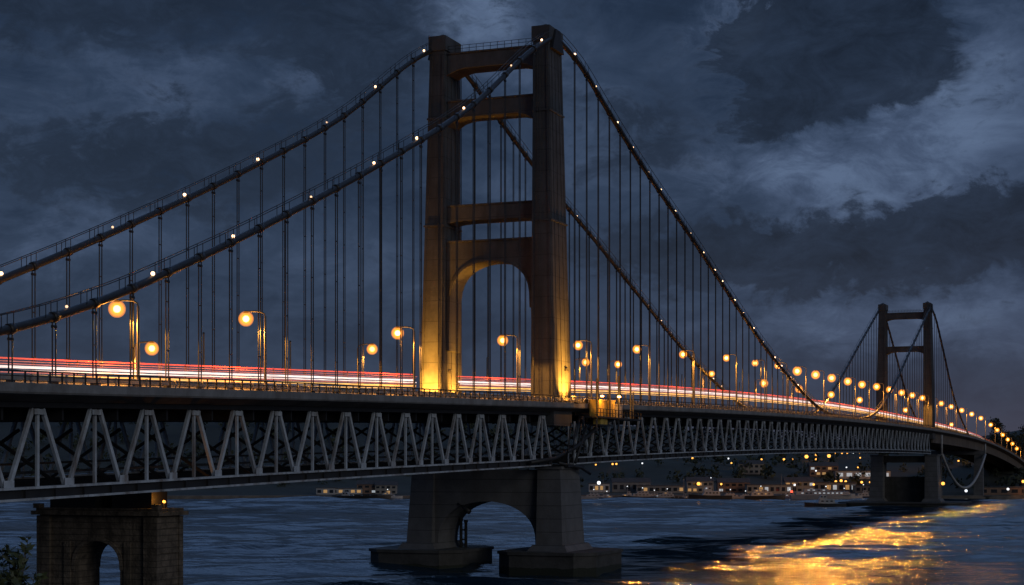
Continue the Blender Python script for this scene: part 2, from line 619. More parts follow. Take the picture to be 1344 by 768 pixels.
# ---- towers
def leg_mesh(sg, s, ztop, zbase):
    b = MB()

    def ring(z, grow=0.0):
        k = (z - 33) / (105.5 - 33)
        ti, to, ly = 9.7 - grow, 14.6 + (12.9 - 14.6) * k + grow, 5.3 + (3.7 - 5.3) * k + grow
        return ti, to, ly
    zz = [zbase] + [zbase + (ztop - 3.9 - zbase) * i / 6 for i in range(1, 7)]
    rings = []
    for z in zz:
        ti, to, ly = ring(z)
        rings.append([(sg * ti, s - ly, z), (sg * to, s - ly, z), (sg * to, s + ly, z), (sg * ti, s + ly, z)])
    b.loft(rings)
    # raised pilaster strips on the outer, inner and end faces
    z0, z1 = zbase + 3, ztop - 5
    for side in ('o', 'i'):
        for f in (-.86, -.5, 0, .5, .86):
            rg = []
            for z in (z0, z1):
                ti, to, ly = ring(z)
                w = ly * .085
                y = s + f * ly
                x0 = to if side == 'o' else ti
                d = .1 if side == 'o' else -.1
                rg.append([(sg * (x0 - d), y - w, z), (sg * (x0 + d), y - w, z), (sg * (x0 + d), y + w, z), (sg * (x0 - d), y + w, z)])
            b.loft(rg)
    for e in (-1, 1):
        for f in (.08, .92):
            rg = []
            for z in (z0, z1):
                ti, to, ly = ring(z)
                x = ti + (to - ti) * f
                rg.append([(sg * (x - .28), s + e * (ly - .2), z), (sg * (x + .28), s + e * (ly - .2), z),
                           (sg * (x + .28), s + e * (ly + .2), z), (sg * (x - .28), s + e * (ly + .2), z)])
            b.loft(rg)
    # string courses
    for z in (70, 92):
        ti, to, ly = ring(z)
        b.box((sg * (ti + to) / 2, s, z), (to - ti + .5, 2 * ly + .5, .35))
    # cap block and hipped top
    ti, to, ly = ring(ztop - 3.9, .32)
    zt = ztop - 1.0
    q = [(sg * ti, s - ly), (sg * to, s - ly), (sg * to, s + ly), (sg * ti, s + ly)]
    b.loft([[(x, y, ztop - 3.95) for x, y in q], [(x, y, zt) for x, y in q]])
    cx = sg * (ti + to) / 2
    q2 = [(cx + (x - cx) * .78, s + (y - s) * .7) for x, y in q]
    q3 = [(cx + (x - cx) * .1, s + (y - s) * .25) for x, y in q]
    b.loft([[(x, y, zt - .02) for x, y in q2], [(x, y, ztop) for x, y in q3]])
    return b


def haunch_beam(s, z0, z1, half, ly, rise=0.0, n=10, tin=9.55):
    """cross beam between the legs, its underside arched by 'rise'"""
    b = MB()
    pts = []
    for i in range(n + 1):
        t = -tin + 2 * tin * i / n
        k = abs(t) / tin
        dz = rise * max(0, (k - .55) / .45) ** 2
        pts.append((t, z0 - dz))
    prof = pts + [(tin, z1), (-tin, z1)]
    b.loft([[(t, s - ly, z) for t, z in prof], [(t, s + ly, z) for t, z in prof]])
    b.box((0, s, z1 + .14), (2 * tin - .1, 2 * ly + .5, .28))
    return b


def tower(s, ztop, zbase, beams, portal, label):
    tw = empty('tower', (0, 0, 0), parent=bridge)
    tw['label'] = label
    for sg in (1, -1):
        leg_mesh(sg, s, ztop, zbase).build('leg', M['tower'], tw)
    for i, (z0, z1, rise) in enumerate(beams):
        haunch_beam(s, z0, z1, 0, 2.7, rise).build('cross_beam', M['tower'], tw)
    if portal:
        b = MB()
        zs, zcr, zt = portal
        pts = []
        n = 22
        for i in range(n + 1):
            a = math.pi * i / n
            x = -8.9 * math.cos(a)
            ex = .55
            pts.append((math.copysign(abs(x / 8.9) ** ex, x) * 8.9 if False else x, zs + (zcr - zs) * math.sin(a) ** .6))
        prof = [(-9.55, zs - 8), (-9.1, zs - 8)] + pts + [(9.1, zs - 8), (9.55, zs - 8), (9.55, zt), (-9.55, zt)]
        b.loft([[(t, s - 3.0, z) for t, z in prof], [(t, s + 3.0, z) for t, z in prof]], False)
        n = len(prof)
        # front and back faces as strips (concave outline)
        for y in (s - 3.0, s + 3.0):
            m = len(pts)
            vs = [(t, y, z) for t, z in pts] + [(t, y, zt) for t, z in pts]
            b.add(vs, [(i, i + 1, m + i + 1, m + i) for i in range(m - 1)])
            for sg in (-1, 1):
                b.add([(sg * 9.55, y, zs - 8), (sg * 9.1, y, zs - 8), (sg * 8.9, y, zs), (sg * 8.9, y, zt), (sg * 9.55, y, zt)],
                      [(0, 1, 2, 3, 4)])
        b.box((0, s, zt + .16), (19.0, 6.6, .32))
        for i in range(1, 22):
            (a0, c0), (a1, c1) = pts[i], pts[i + 1]
            if i < 22:
                b.beam((a0, s - 3.08, c0 + .25), (a1, s - 3.08, c1 + .25), .3, .5)
        b.build('portal_arch', M['tower'], tw)
    if portal:
        for x, y, w_ in ((14.62, 2.2, .3), (-9.66, -1.4, .3)):
            b = MB()
            b.box((x - .16, s + y, zbase + 11.4), (w_ + .3, 1.6, .5))
            b.build('hatch', M['dark_steel'], tw)
        b = MB()
        for q in (-.28, .28):
            b.beam((11.9 + q, s - 5.75, zbase + 4), (11.0 + q, s - 4.3, ztop - 6), .07, .07)
        for i in range(90):
            k = i / 90
            y = -5.75 + 1.45 * k
            b.beam((11.62 - .9 * k, s + y, zbase + 4 + (ztop - 10 - zbase) * k), (12.18 - .9 * k, s + y, zbase + 4 + (ztop - 10 - zbase) * k), .06, .06)
        b.build('ladder', M['dark_steel'], tw)
    z = beams[0][1] + .28
    b = MB()
    for e in (-1, 1):
        for dz in (.7, 1.35):
            b.beam((-9.5, s + e * 2.8, z + dz), (9.5, s + e * 2.8, z + dz), .07, .08)
        for i in range(13):
            t = -9.3 + 18.6 * i / 12
            b.beam((t, s + e * 2.8, z - .02), (t, s + e * 2.8, z + 1.36), .08, .08)
    b.build('railing', M['dark_steel'], tw)
    for sg in (1, -1):
        b = MB()
        b.loft([[(sg * CT + x * .8, s + y * 3.3, ztop - 5.5) for x, y in ((-1, -1), (1, -1), (1, 1), (-1, 1))],
                [(sg * CT + x * .8, s + y * 1.2, ztop - 1.3) for x, y in ((-1, -1), (1, -1), (1, 1), (-1, 1))]])
        b.build('cable_saddle', M['dark_steel'], tw)
    return tw


tower(0, 109.9, 29.0, [(102.2, 105.2, 1.2), (92.2, 95.4, 1.6), (71.0, 74.0, .4)], (52.5, 62.5, 66.6),
      'near portal tower with legs floodlit amber at the deck')
tower(563, 105.6, 35.0, [(97.0, 99.8, .8), (80.0, 82.4, 1.4)], None, 'distant portal tower with two cross beams')


# ================================================================== PIERS
def arch_wall(b, s, ly, tin, zs, zcr, zt, a, n=24):
    pts = [(-a * math.cos(math.pi * i / n), zs + (zcr - zs) * math.sin(math.pi * i / n) ** .8) for i in range(n + 1)]
    m = len(pts)
    for y in (s - ly, s + ly):
        b.add([(t, y, z) for t, z in pts] + [(t, y, zt) for t, z in pts], [(i, i + 1, m + i + 1, m + i) for i in range(m - 1)])
        for sg in (-1, 1):
            b.add([(sg * a, y, zs - 9), (sg * tin, y, zs - 9), (sg * tin, y, zt), (sg * a, y, zt)], [(0, 1, 2, 3)])
    full = [(-a, zs - 9)] + pts + [(a, zs - 9)]
    for i in range(len(full) - 1):
        (p, q), (r_, w) = full[i], full[i + 1]
        b.add([(p, s - ly, q), (r_, s - ly, w), (r_, s + ly, w), (p, s + ly, q)], [(0, 1, 2, 3)])
    b.add([(-tin, s - ly, zt), (tin, s - ly, zt), (tin, s + ly, zt), (-tin, s + ly, zt)], [(0, 1, 2, 3)])


def pier_leg(sg, s, z0, z1, lo, hi):
    b = MB()
    rg = []
    for z, (ti, to, ly) in ((z0, lo), (z1, hi)):
        rg.append([(sg * ti, s - ly, z), (sg * to, s - ly, z), (sg * to, s + ly, z), (sg * ti, s + ly, z)])
    b.loft(rg)
    ti, to, ly = hi
    b.box((sg * (ti + to) / 2, s, z1 + .3), (to - ti + .9, 2 * ly + .9, .6))
    ti, to, ly = lo
    b.loft([[(sg * (ti + to) / 2 + x * ((to - ti) / 2 + 1.6), s + y * (ly + 1.6), z0 - .3) for x, y in ((-1, -1), (1, -1), (1, 1), (-1, 1))],
            [(sg * (ti + to) / 2 + x * ((to - ti) / 2 + .5), s + y * (ly + .5), z0 + 1.3) for x, y in ((-1, -1), (1, -1), (1, 1), (-1, 1))]])
    return b


def caisson(b, cx, s, hx, hy, z0, z1, c=3.5):
    q = [(-hx + c, -hy), (hx - c, -hy), (hx, -hy + c), (hx, hy - c), (hx - c, hy), (-hx + c, hy), (-hx, hy - c), (-hx, -hy + c)]
    b.loft([[(cx + x, s + y, z0) for x, y in q], [(cx + x, s + y, z1 - .6) for x, y in q]])
    b.loft([[(cx + x * 1.03, s + y * 1.03, z1 - .605) for x, y in q], [(cx + x * 1.03, s + y * 1.03, z1) for x, y in q]])


pr = empty('tower_pier', (0, 0, 0), 'concrete pier with arched wall and two block footings under the near tower', 'bridge pier')
for sg in (1, -1):
    pier_leg(sg, 0, 4.05, 20.3, (11.3, 17.0, 6.7), (11.3, 16.1, 5.7)).build('leg', M['pier'], pr)
    b = MB()
    caisson(b, sg * 14.2, 0, 10.2, 11.5, -3, 4.1)
    b.build('footing', M['base'], pr)
b = MB()
arch_wall(b, 0, 5.0, 11.6, 5.5, 13.8, 20.2, 10.6)
b.build('arch_wall', M['pier'], pr)
b = MB()
b.box((0, 0, 20.95), (35, 9.5, .5))
for sg in (-1, 1):
    b.box((sg * 13.2, -3, 21.1), (2.2, 2.0, .55))
b.build('bearing_plate', M['dark_steel'], pr)

# lamp on a bracket under the arch, paired posts on the footing
t = empty('bracket_lamp', (-4.6, -5.02, 12.2), 'dark unlit lamp on a slanted bracket under the near pier arch', 'lamp')
b = MB()
b.tube([(-1.6, 0, 1.2), (-.2, -.5, .4)], .14, 6)
b.build('bracket', M['dark_steel'], t)
b = MB()
b.tube([(-.5, -.4, .65), (1.3, -.7, -.6)], .3, 8, .55)
b.build('lamp_head', M['dark_steel'], t, True)
t = empty('mooring_post', (-8.4, 3.0, 4.1), 'pair of joined dark mooring posts standing on the pier footing below the arch', 'mooring post')
for q in (-.55, .55):
    b = MB()
    b.tube([(q, 0, 0), (q, 0, 5.6 - q * .4)], .34, 8)
    b.tube([(q, 0, 5.3 - q * .4), (q, 0, 5.9 - q * .4)], .46, 8)
    b.build('post', M['black'], t)
b = MB()
for z in (1.6, 3.6):
    b.box((0, 0, z), (1.5, .5, .3))
b.build('tie_bar', M['black'], t)

# old stone approach pier
AP = -133.5
pr = empty('approach_pier', (0, AP, 0), 'stained old stone pier with a round arched opening below the left truss', 'bridge pier')
b = MB()
aw, zs, zcr, zt, PL = 3.4, 7.6, 11.2, 14.6, 2.6
arch_wall(b, 0, PL, 9.0, zs, zcr, zt, aw)
for sg in (-1, 1):
    b.add([(sg * 9.0, -PL, zs - 9), (sg * 9.0, PL, zs - 9), (sg * 9.0, PL, zt), (sg * 9.0, -PL, zt)], [(0, 1, 2, 3)])
    for e in (-1, 1):                       # corner buttresses and inner strips
        b.box((sg * 8.2, e * PL, 6.2), (2.0, .9, 16.6))
        b.box((sg * 4.6, e * PL, 4.7), (1.0, .5, 13.0))
    for z in (3.0, 6.5, 10.0, 13.2):
        b.box((sg * 9.02, 0, z), (.3, 2 * PL - 1.2, .35))
b.box((0, 0, -2.2), (20, 9, 2.0))
for e in (-1, 1):
    for i in range(18):
        a0, a1 = math.pi * i / 18, math.pi * (i + 1) / 18
        f = lambda a: (-(aw + .3) * math.cos(a), e * (PL + .08), zs + (zcr + .3 - zs) * math.sin(a) ** .8)
        b.beam(f(a0), f(a1), .3, .5)
b.build('shaft', M['stone'], pr)
b = MB()
b.box((0, 0, 14.85), (19.6, 2 * PL + 1.6, .5))
b.box((0, 0, 15.3), (18.6, 2 * PL + .8, .42))
for x in (-9.2, 8.9):
    b.box((x, -PL, 15.75), (1.0, 1.0, .6))
b.build('cap', M['stone'], pr)
zt = zd(AP) + DB - .52
for x, w_, y, d_ in ((-4.5, 7, 0, 3.6), (4.6, 6, 0, 3.6), (0, 1.8, .8, 2.0)):
    b = MB()
    b.box((x, y, (15.52 + zt) / 2), (w_, d_, zt - 15.5))
    b.build('bearing_block', M['dark_steel'], pr)

t = empty('inspection_lamp', (9.1, AP - 1.2, 15.52), 'small amber lamp glowing on the cap of the old stone pier', 'lamp')
b = MB()
b.tube([(0, 0, 0), (0, 0, .7)], .08, 6)
b.build('stem', M['dark_steel'], t)
b = MB()
b.ball((0, 0, .85), .2, 8, 6)
b.build('bulb', M['shore_warm'], t, True)
point('inspection_light', (-.3, -.3, 1.1), 220, SODIUM, t, .15)
t = empty('work_lamp', (-1.5, AP - 1.3, 15.52), 'tiny white lamp between the bearing blocks of the old stone pier', 'lamp')
b = MB()
b.tube([(0, 0, 0), (0, 0, .9)], .06, 6)
b.build('stem', M['dark_steel'], t)
b = MB()
b.ball((0, 0, 1.0), .16, 8, 6)
b.build('bulb', M['shore_white'], t, True)

# far tower pier and the next pier beyond it
FP = 563
pr = empty('tower_pier', (0, FP, 0), 'plain concrete pier on a broad low footing under the distant tower', 'bridge pier')
for sg in (1, -1):
    pier_leg(sg, 0, 3.0, zd(FP) + DB - 1.4, (10.6, 17.5, 6.5), (10.6, 16.6, 6.0)).build('leg', M['pier'], pr)
b = MB()
caisson(b, 0, 0, 30, 26, -3, 2.6, 6)
b.build('footing', M['base'], pr)
b = MB()
b.box((0, 0, zd(FP) + DB - 3.2), (21.1, 7, 3.4))
b.box((0, 2, 9), (21.1, 3, 13))
b.build('cross_wall', M['base'], pr)
AP2 = 790
pr = empty('approach_pier', (0, AP2, 0), 'twin column concrete pier beyond the distant tower at the drooping conduit', 'bridge pier')
for sg in (1, -1):
    b = MB()
    zt = zd(AP2) - 6.62
    b.loft([[(sg * 13 + x * 3.0, y * 3, -3) for x, y in ((-1, -1), (1, -1), (1, 1), (-1, 1))],
            [(sg * 13 + x * 2.6, y * 2.6, zt - 2.5) for x, y in ((-1, -1), (1, -1), (1, 1), (-1, 1))]])
    b.build('column', M['pier'], pr)
b = MB()
b.box((0, 0, zt - 1.3), (33, 6.4, 2.5))
b.build('cross_head', M['pier'], pr)
b = MB()
caisson(b, 0, 0, 24, 12, -3, 2.2, 4)
b.build('footing', M['base'], pr)
b = MB()
p0, p1 = Vector((17.2, 572, 27.4)), Vector((17.2, 788, 28.4))
pts = []
for i in range(25):
    k = i / 24
    p = p0.lerp(p1, k)
    p.z -= 19.5 * (1 - (2 * k - 1) ** 2)
    pts.append(p)
b.tube(pts, .75, 8)
for q in (p0, p1):
    b.tube([q, (q.x, q.y, zd(q.y) - 2.4)], .55, 8)
b.build('conduit', M['swag'], None, True)
tag(bpy.data.objects['conduit'], 'pale conduit drooping in a deep loop between two piers near the distant tower', 'conduit')

# ================================================================== MAINTENANCE PLATFORM
mp = empty('maintenance_platform', (17.0, 22, 0), 'amber lit steel maintenance platform bolted to the deck edge beside the near tower', 'platform')
P = lambda s, dz: zd(s) + dz
b = MB()
b.box((1.5, -1, P(22, -3.0)), (2.9, 30, .35))
b.box((1.3, -9, P(22, -4.6)), (2.2, 8, .3))
b.build('floor', M['dark_steel'], mp)
b = MB()
for dz in (-2.1, -1.3):
    b.beam((2.9, -16, P(22, dz)), (2.9, 14, P(22, dz)), .12, .12)
for i in range(16):
    b.beam((2.9, -16 + i * 2, P(22, -2.9)), (2.9, -16 + i * 2, P(22, -1.25)), .12, .12)
b.build('railing', M['dark_steel'], mp)
for x, y, w, d, z, h, m in ((1.3, -10.5, 2.0, 5.5, -1.2, 3.3, 'lamplit_yellow'), (1.2, -3.5, 1.6, 3.2, -1.1, 3.4, 'lamplit_yellow'),
                            (1.2, 2.6, 1.4, 2.4, -1.4, 2.8, 'barrier'), (1.2, -9, 1.6, 4.5, -3.9, 1.2, 'lamplit_yellow')):
    b = MB()
    b.box((x, y, P(22, z)), (w, d, h))
    b.box((x, y, P(22, z) + h / 2 + .08), (w + .25, d + .25, .16))
    b.box((x + w / 2 + .03, y + d * .2, P(22, z) - .1), (.06, d * .35, h * .7))
    b.build('cabinet', M[m], mp)
for y, z0, z1 in ((-15.5, -6, 4.8), (-6.9, -3, 3.6), (-1, -6, 6.0), (7.5, -3, 4.2), (9.3, -3, 3.0)):
    b = MB()
    b.beam((2.6, y, P(22, z0)), (2.6, y, P(22, z1)), .28, .28)
    b.build('post', M['tower'], mp)
b = MB()
b.tube([(-2.6, -40, 21.6), (-1.0, -31, 22.4), (.2, -22, 24.6), (1.0, -8, 29.8), (1.2, -1, P(22, -3.2))], .42, 8)
b.tube([(.6, -23, 21.6), (.6, -16, 29)], .3, 8)
b.tube([(-.5, -30, 21.6), (.8, -20, 20.6), (1.0, -15, 19.4)], .3, 8)
for i in range(7):
    s = -27 + i * 3.0
    b.beam((.2 + .1 * i, s, 22.0 + i * .4), (.4, s + 2.2, 29.5), .22, .22)
b.build('strut', M['dark_steel'], mp, True)
b = MB()
b.tube([(-2.0, -19.8, 14), (-2.0, -19.8, 29)], .16, 6)
b.tube([(-1.2, -18.4, 20), (-1.2, -18.4, 30)], .22, 6)
b.build('drain_pipe', M['steel'], mp)
for y, z in ((-12.5, 1.3), (-1.2, 1.6)):
    b = MB()
    b.box((2.75, y, P(22, z)), (.5, .7, .35))
    lf = b.build('work_lamp', M['sodium'], mp)
    point('work_light', (3.6, y, P(22, z) - .2), 900, SODIUM, mp, .2)

# ================================================================== TOWER FLOODLIGHTS
FL = [((19.6, .6, zd(2) + .3), (14.2, 0.6, 38), 80000, 84, 'amber floodlight on an outrigger aimed up the outer face of the near tower leg'),
      ((-12.3, -11.0, zd(-11) + .45), (-12.0, -5, 38), 62000, 80, 'amber floodlight aimed up the front of the left leg of the near tower'),
      ((-5.3, 0.5, zd(0) + .45), (-9.8, 0.6, 38), 28000, 80, 'amber floodlight aimed up the inner face of the left leg of the near tower'),
      ((2.0, -2.0, zd(-2) + .45), (0, 0.5, 72), 1300, 60, 'amber floodlight aimed up under the portal arch of the near tower')]
for i, (p, q, pw, an, lb) in enumerate(FL):
    t = empty('floodlight', p, lb, 'floodlight')
    d = (Vector(q) - Vector(p)).normalized()
    b = MB()
    b.beam(Vector((0, 0, 0.1)), Vector((0, 0, .1)) + d * .5, .9, .7)
    b.build('housing', M['dark_steel'], t)
    b = MB()
    b.beam(Vector((0, 0, 0.1)) + d * .503, Vector((0, 0, .1)) + d * .53, .8, .6)
    b.build('lens', M['sodium'], t)
    b = MB()
    if i == 0:
        b.beam((-2.72, 0, -.25), (.2, 0, -.25), .2, .2)
        b.box((0, 0, -.08), (.5, .3, .2))
    else:
        b.box((0, 0, -.22), (.6, .5, .42))
    b.build('bracket', M['dark_steel'], t)
    spot('flood', d * .9, d * 10, pw, (1.0, .40, .04), an, 1.0, .5, t)
    if i < 3:
        spot('flood_beam', d * .9, Vector((q[0] - p[0] + (.6 if i == 0 else 0), q[1] - p[1], 20 if i else 15)), pw * (1.1 if i else .8), (1.0, .40, .04), 44 if i else 38, 1.0, .5, t)

# ================================================================== STREET LAMPS
lampcache = {}


def lamp_parts(h, arm, lit, big=False):
    """pole at origin, arm reaching arm metres in +x"""
    key = (round(h * 2) / 2, arm, lit, big)
    if key in lampcache:
        return lampcache[key]
    h = key[0]
    root = empty('street_lamp')
    b = MB()
    b.tube([(0, 0, 0), (0, 0, h - .6)], .21, 8, .15)
    b.box((0, 0, .35), (.6, .6, .7))
    b.build('pole', M['pole'], root)
    if lit:
        b = MB()
        e = 1 if arm > 0 else -1
        b.tube([(0, 0, h - .75), (.12 * e, 0, h - .25), (.7 * e, 0, h + .05), (arm * .6, 0, h + .15), (arm, 0, h + .12)], .11, 7)
        b.build('arm', M['pole'], root)
    b = MB()
    if lit:
        rl = .95 if not big else 1.45
        b.ball((arm, 0, h - rl + .1), rl * .46, 14, 9)
        core = b.build('lantern', M['sodium'], root, True)
        b = MB()
        for q in (.6, .78, .94, 1.1):  # nested shells imitate the soft glow around the lantern
            b.ball((arm, 0, h - rl + .1), rl * q, 16, 11)
        b.build('halo_shells', M['amber_halo'], core, True)
        b = MB()
        b.tube([(arm, 0, h - .05), (arm, 0, h + .25)], .42, 10, .2)
        b.build('hood', M['dark_steel'], root)
    else:
        b.tube([(0, 0, h - .61), (0, 0, h - .4)], .2, 8, .12)
        b.build('cap', M['dark_steel'], root)
    lampcache[key] = root
    root['fresh'] = 1
    return root


def place_lamp(s, sg, h, lit, label, group, power=16000):
    arm = -sg * 3.0
    p = lamp_parts(h, arm, lit, s > 230)
    o = p if p.get('fresh') else copy_tree(p)
    if 'fresh' in o:
        del o['fresh']
    o.location = (sg * 14.2, s, zd(s) + .005)
    tag(o, label, 'street lamp', group)
    o.name = 'street_lamp'
    if lit:
        h = round(h * 2) / 2
        q = (sg * 14.2 + arm, s, zd(s) + h - (2.1 if s <= 230 else 2.9))
        spot('lamp_light', q, (q[0], q[1], q[2] - 5), power * 1.4, SODIUM, 171, .12, .35)
        point('lamp_glow', q, power * .07, SODIUM, None, .35)
    return o


NEAR_S = [-148, -118, -70, -24, 19, 61, 101, 146, 181, 212, 242, 273, 303, 336, 368, 404, 439, 475, 509, 544, 578, 618,
          662, 713, 766, 820, 884, 930, 972, 1012, 1052, 1092]
cl = cr = 0
for s in NEAR_S:
    h = 13.2 + 3.6 * math.tanh(s / 160)
    if s > 850:
        h = 16.8 - (s - 850) * .022
    if s < 0:
        lb = ('amber street lamp on the near parapet left of the near tower, %s counting outward'
              % NTH[3 - cl]).replace('counting outward', 'from the left edge') if False else \
             'glowing amber street lamp on the near footway, %s one left of the near tower' % NTH[3 - cl]
        cl += 1
    else:
        lb = 'glowing amber street lamp on the near footway, %s one past the near tower' % NTH[cr]
        cr += 1
    place_lamp(s, 1, h, True, lb, 'lit street lamps along the near footway')
FAR_S = [-107, -34, 89, 116, 215, 290, 352, 420, 492, 560, 640, 735, 850]
cl = cr = 0
for s in FAR_S:
    h = 11 + (3.5 * math.tanh(max(s, 0) / 120)) - (3 if s == -107 else 0)
    if s < 0:
        lb = 'smaller glowing street lamp on the far footway, %s one left of the near tower' % NTH[1 - cl]
        cl += 1
    else:
        lb = 'smaller glowing street lamp on the far footway, %s one past the near tower' % NTH[cr]
        cr += 1
    place_lamp(s, -1, h, True, lb, 'lit street lamps along the far footway', 10000)
UNLIT = [-150, -88, -60, 4, 30, 58, 74, 132, 165, 190, 240, 265, 318]
k = j = 0
for s in UNLIT:
    if s < 0:
        lb = 'slim bare unlit post on the far footway, %s one left of the near tower' % NTH[2 - k]
        k += 1
    else:
        lb = 'slim bare unlit post on the far footway, %s one past the near tower' % NTH[j]
        j += 1
    place_lamp(s, -1, 11 + 2 * math.tanh(max(s, 0) / 120), False, lb, 'unlit lamp posts along the far footway')

# ================================================================== TRAFFIC LIGHT TRAILS BUILT AS GLOWING BARS
hs = interp([(-250, 2.7), (-166, 3.1), (-97, 3.7), (-18, 4.6), (70, 5.5), (200, 6.2), (330, 6.4), (530, 5.4), (900, 4.4), (1200, 3.5)])
for a, c, lb in ((-246, -59, 'red and white light streaks over the roadway left of the near tower'),
                 (-40, 1180, 'red and white light streaks over the roadway from the near tower onward')):
    t = empty('traffic_trail', (0, a, 0), lb, 'light streaks')
    st = frange(a, c, 6)
    T = 9.0
    zr = lambda s: zd(s) + hs(s)
    for nm, z0, z1, q, mt in (('red_trail', .04, .22, -.3, 'red_trail'), ('red_trail', -.28, -.2, .5, 'pink_trail'),
                              ('white_trail', -.98, -.7, 0, 'white_trail'), ('white_trail', -1.3, -1.16, .4, 'white_trail'),
                              ('white_trail', -1.46, -1.38, -.3, 'pink_trail'),
                              ('pink_trail', -.56, -.46, .2, 'pink_trail'), ('amber_lit_band', -1.95, -1.66, .3, 'amber_lit_band'),
                              ('amber_lit_band', -2.3, -2.18, -.2, 'amber_lit_band')):
        b = MB()
        b.prism([(T + q - .12, z0), (T + q + .12, z0), (T + q + .12, z1), (T + q - .12, z1)], st, zr)
        b.build(nm, M[mt], t, off=(0, a, 0)).location = (0, 0, 0)
    for s in frange(a + 1, c - 1, 24):  # posts added to hold up the trail bars
        b = MB()
        b.beam((T - .2, s, zd(s) + .03), (T - .2, s, zr(s) + .2), .12, .12)
        b.build('post', M['dark_steel'], t, off=(0, a, 0)).location = (0, 0, 0)

# ================================================================== WATER, LAND, BLUFF
m = bpy.data.materials.new('river_water')
m.use_nodes = True
nt = m.node_tree
L = nt.links.new
bs = nt.nodes['Principled BSDF']
bs.inputs['Base Color'].default_value = (0.010, 0.030, 0.052, 1)
bs.inputs['Roughness'].default_value = 0.085
bs.inputs['IOR'].default_value = 1.33
tc = nt.nodes.new('ShaderNodeTexCoord')
prev = None
for sc, st, rot, amt, det in ((0.10, (1, 2.2, 1), -14, 1.0, 2), (0.33, (1, 2.0, 1), -34, .40, 2), (0.9, (1, 1.7, 1), -8, .17, 2)):
    mpn = nt.nodes.new('ShaderNodeMapping')
    mpn.inputs['Rotation'].default_value = (0, 0, R(rot))
    mpn.inputs['Scale'].default_value = st
    L(tc.outputs['Object'], mpn.inputs['Vector'])
    nn = nt.nodes.new('ShaderNodeTexNoise')
    nn.inputs['Scale'].default_value = sc
    nn.inputs['Detail'].default_value = det
    nn.inputs['Distortion'].default_value = .8
    L(mpn.outputs['Vector'], nn.inputs['Vector'])
    ml = nt.nodes.new('ShaderNodeMath')
    ml.operation = 'MULTIPLY'
    ml.inputs[1].default_value = amt
    L(nn.outputs['Fac'], ml.inputs[0])
    if prev is None:
        prev = ml.outputs[0]
    else:
        ad = nt.nodes.new('ShaderNodeMath')
        L(prev, ad.inputs[0])
        L(ml.outputs[0], ad.inputs[1])
        prev = ad.outputs[0]
bp = nt.nodes.new('ShaderNodeBump')
bp.inputs['Strength'].default_value = 1.0
bp.inputs['Distance'].default_value = 2.6
L(prev, bp.inputs['Height'])
L(bp.outputs['Normal'], bs.inputs['Normal'])
bp.inputs['Distance'].default_value = 0.26
import numpy as np
rw = np.random.RandomState(4)
uu = 255 * (1075 / 255.0) ** np.linspace(0, 1, 900)
vn = np.linspace(-1, 1, 420)
U, V = np.meshgrid(uu, vn, indexing='ij')
V = V * (U * .335 + 30)
H = np.zeros_like(U)
for k in range(46):
    lam = 5 * (60 / 5) ** rw.rand()
    th = rw.normal(0.12, .26)                  # travelling mostly towards the viewpoint
    kx, ky = math.sin(th) * 6.283 / lam, math.cos(th) * 6.283 / lam
    ph = kx * V + ky * U + rw.rand() * 6.283 + .8 * np.sin(V / 47 + rw.rand() * 6) + .6 * np.sin(U / 71 + rw.rand() * 6)
    H += (np.abs(np.sin(ph / 2)) * -2 + 1.27) * lam * .0060 * rw.uniform(.5, 1.3)
gust = 0.75 + .35 * np.sin(V / 63 + 1.4 * np.sin(U / 110)) * np.sin(U / 83 + 1.1 * np.sin(V / 95)) + .2 * np.sin(U / 31 + V / 140)
edge = np.minimum(1, np.minimum((1 - np.abs(vn)) / .03, 1))[None, :] * np.minimum(1, np.minimum(np.linspace(0, 1, 900) / .02, (1 - np.linspace(0, 1, 900)) / .02))[:, None]
H *= gust * edge * 1.0
X = CX - SN * U + CS * V
Y = CY + CS * U + SN * V
co_ = np.stack([X, Y, H], -1).reshape(-1, 3)
nr, nc = U.shape
idx = np.arange(nr * nc).reshape(nr, nc)
q = np.stack([idx[:-1, :-1], idx[:-1, 1:], idx[1:, 1:], idx[1:, :-1]], -1).reshape(-1, 4)
c4 = [co_[idx[0, 0]], co_[idx[0, -1]], co_[idx[-1, -1]], co_[idx[-1, 0]]]
out = [cw(-8000, -8000), cw(-8000, 8000), cw(9000, 8000), cw(9000, -8000)]
base = len(co_)
co_ = np.concatenate([co_, np.array([list(p) for p in out])])
ring = [list(idx[0, :]), list(idx[:, -1]), list(idx[-1, ::-1]), list(idx[::-1, 0])]
me = bpy.data.meshes.new('water')
faces = q.tolist()
for k in range(4):
    faces.append([base + k, base + (k + 1) % 4] + [int(i) for i in reversed(ring[k])])
me.from_pydata(co_.tolist(), [], faces)
me.materials.append(m)
me.polygons.foreach_set('use_smooth', [True] * (len(faces) - 4) + [False] * 4)
me.update()
o = bpy.data.objects.new('water', me)
COL.objects.link(o)
tag(o, 'dark rippled river under the bridge with amber lamp reflections', 'water', kind='structure')


def vnoise(x, y):
    return (math.sin(x * 1.3 + 2.1 * math.sin(y * .7)) + math.sin(y * 1.7 + 1.3 * math.sin(x * .9 + 1)) + .5 * math.sin(2.9 * x + 1.1 * y)) / 2.5


crest = interp([(-1400, 95), (-700, 92), (-300, 88), (-100, 80), (100, 66), (330, 50), (520, 44), (590, 62), (700, 84), (1000, 100), (1600, 110)])  # left crest raised so the truss gaps show dark


def shore_u(v):
    return 1072 + 9 * vnoise(v / 90, .3) - max(0, v - 330) * .35


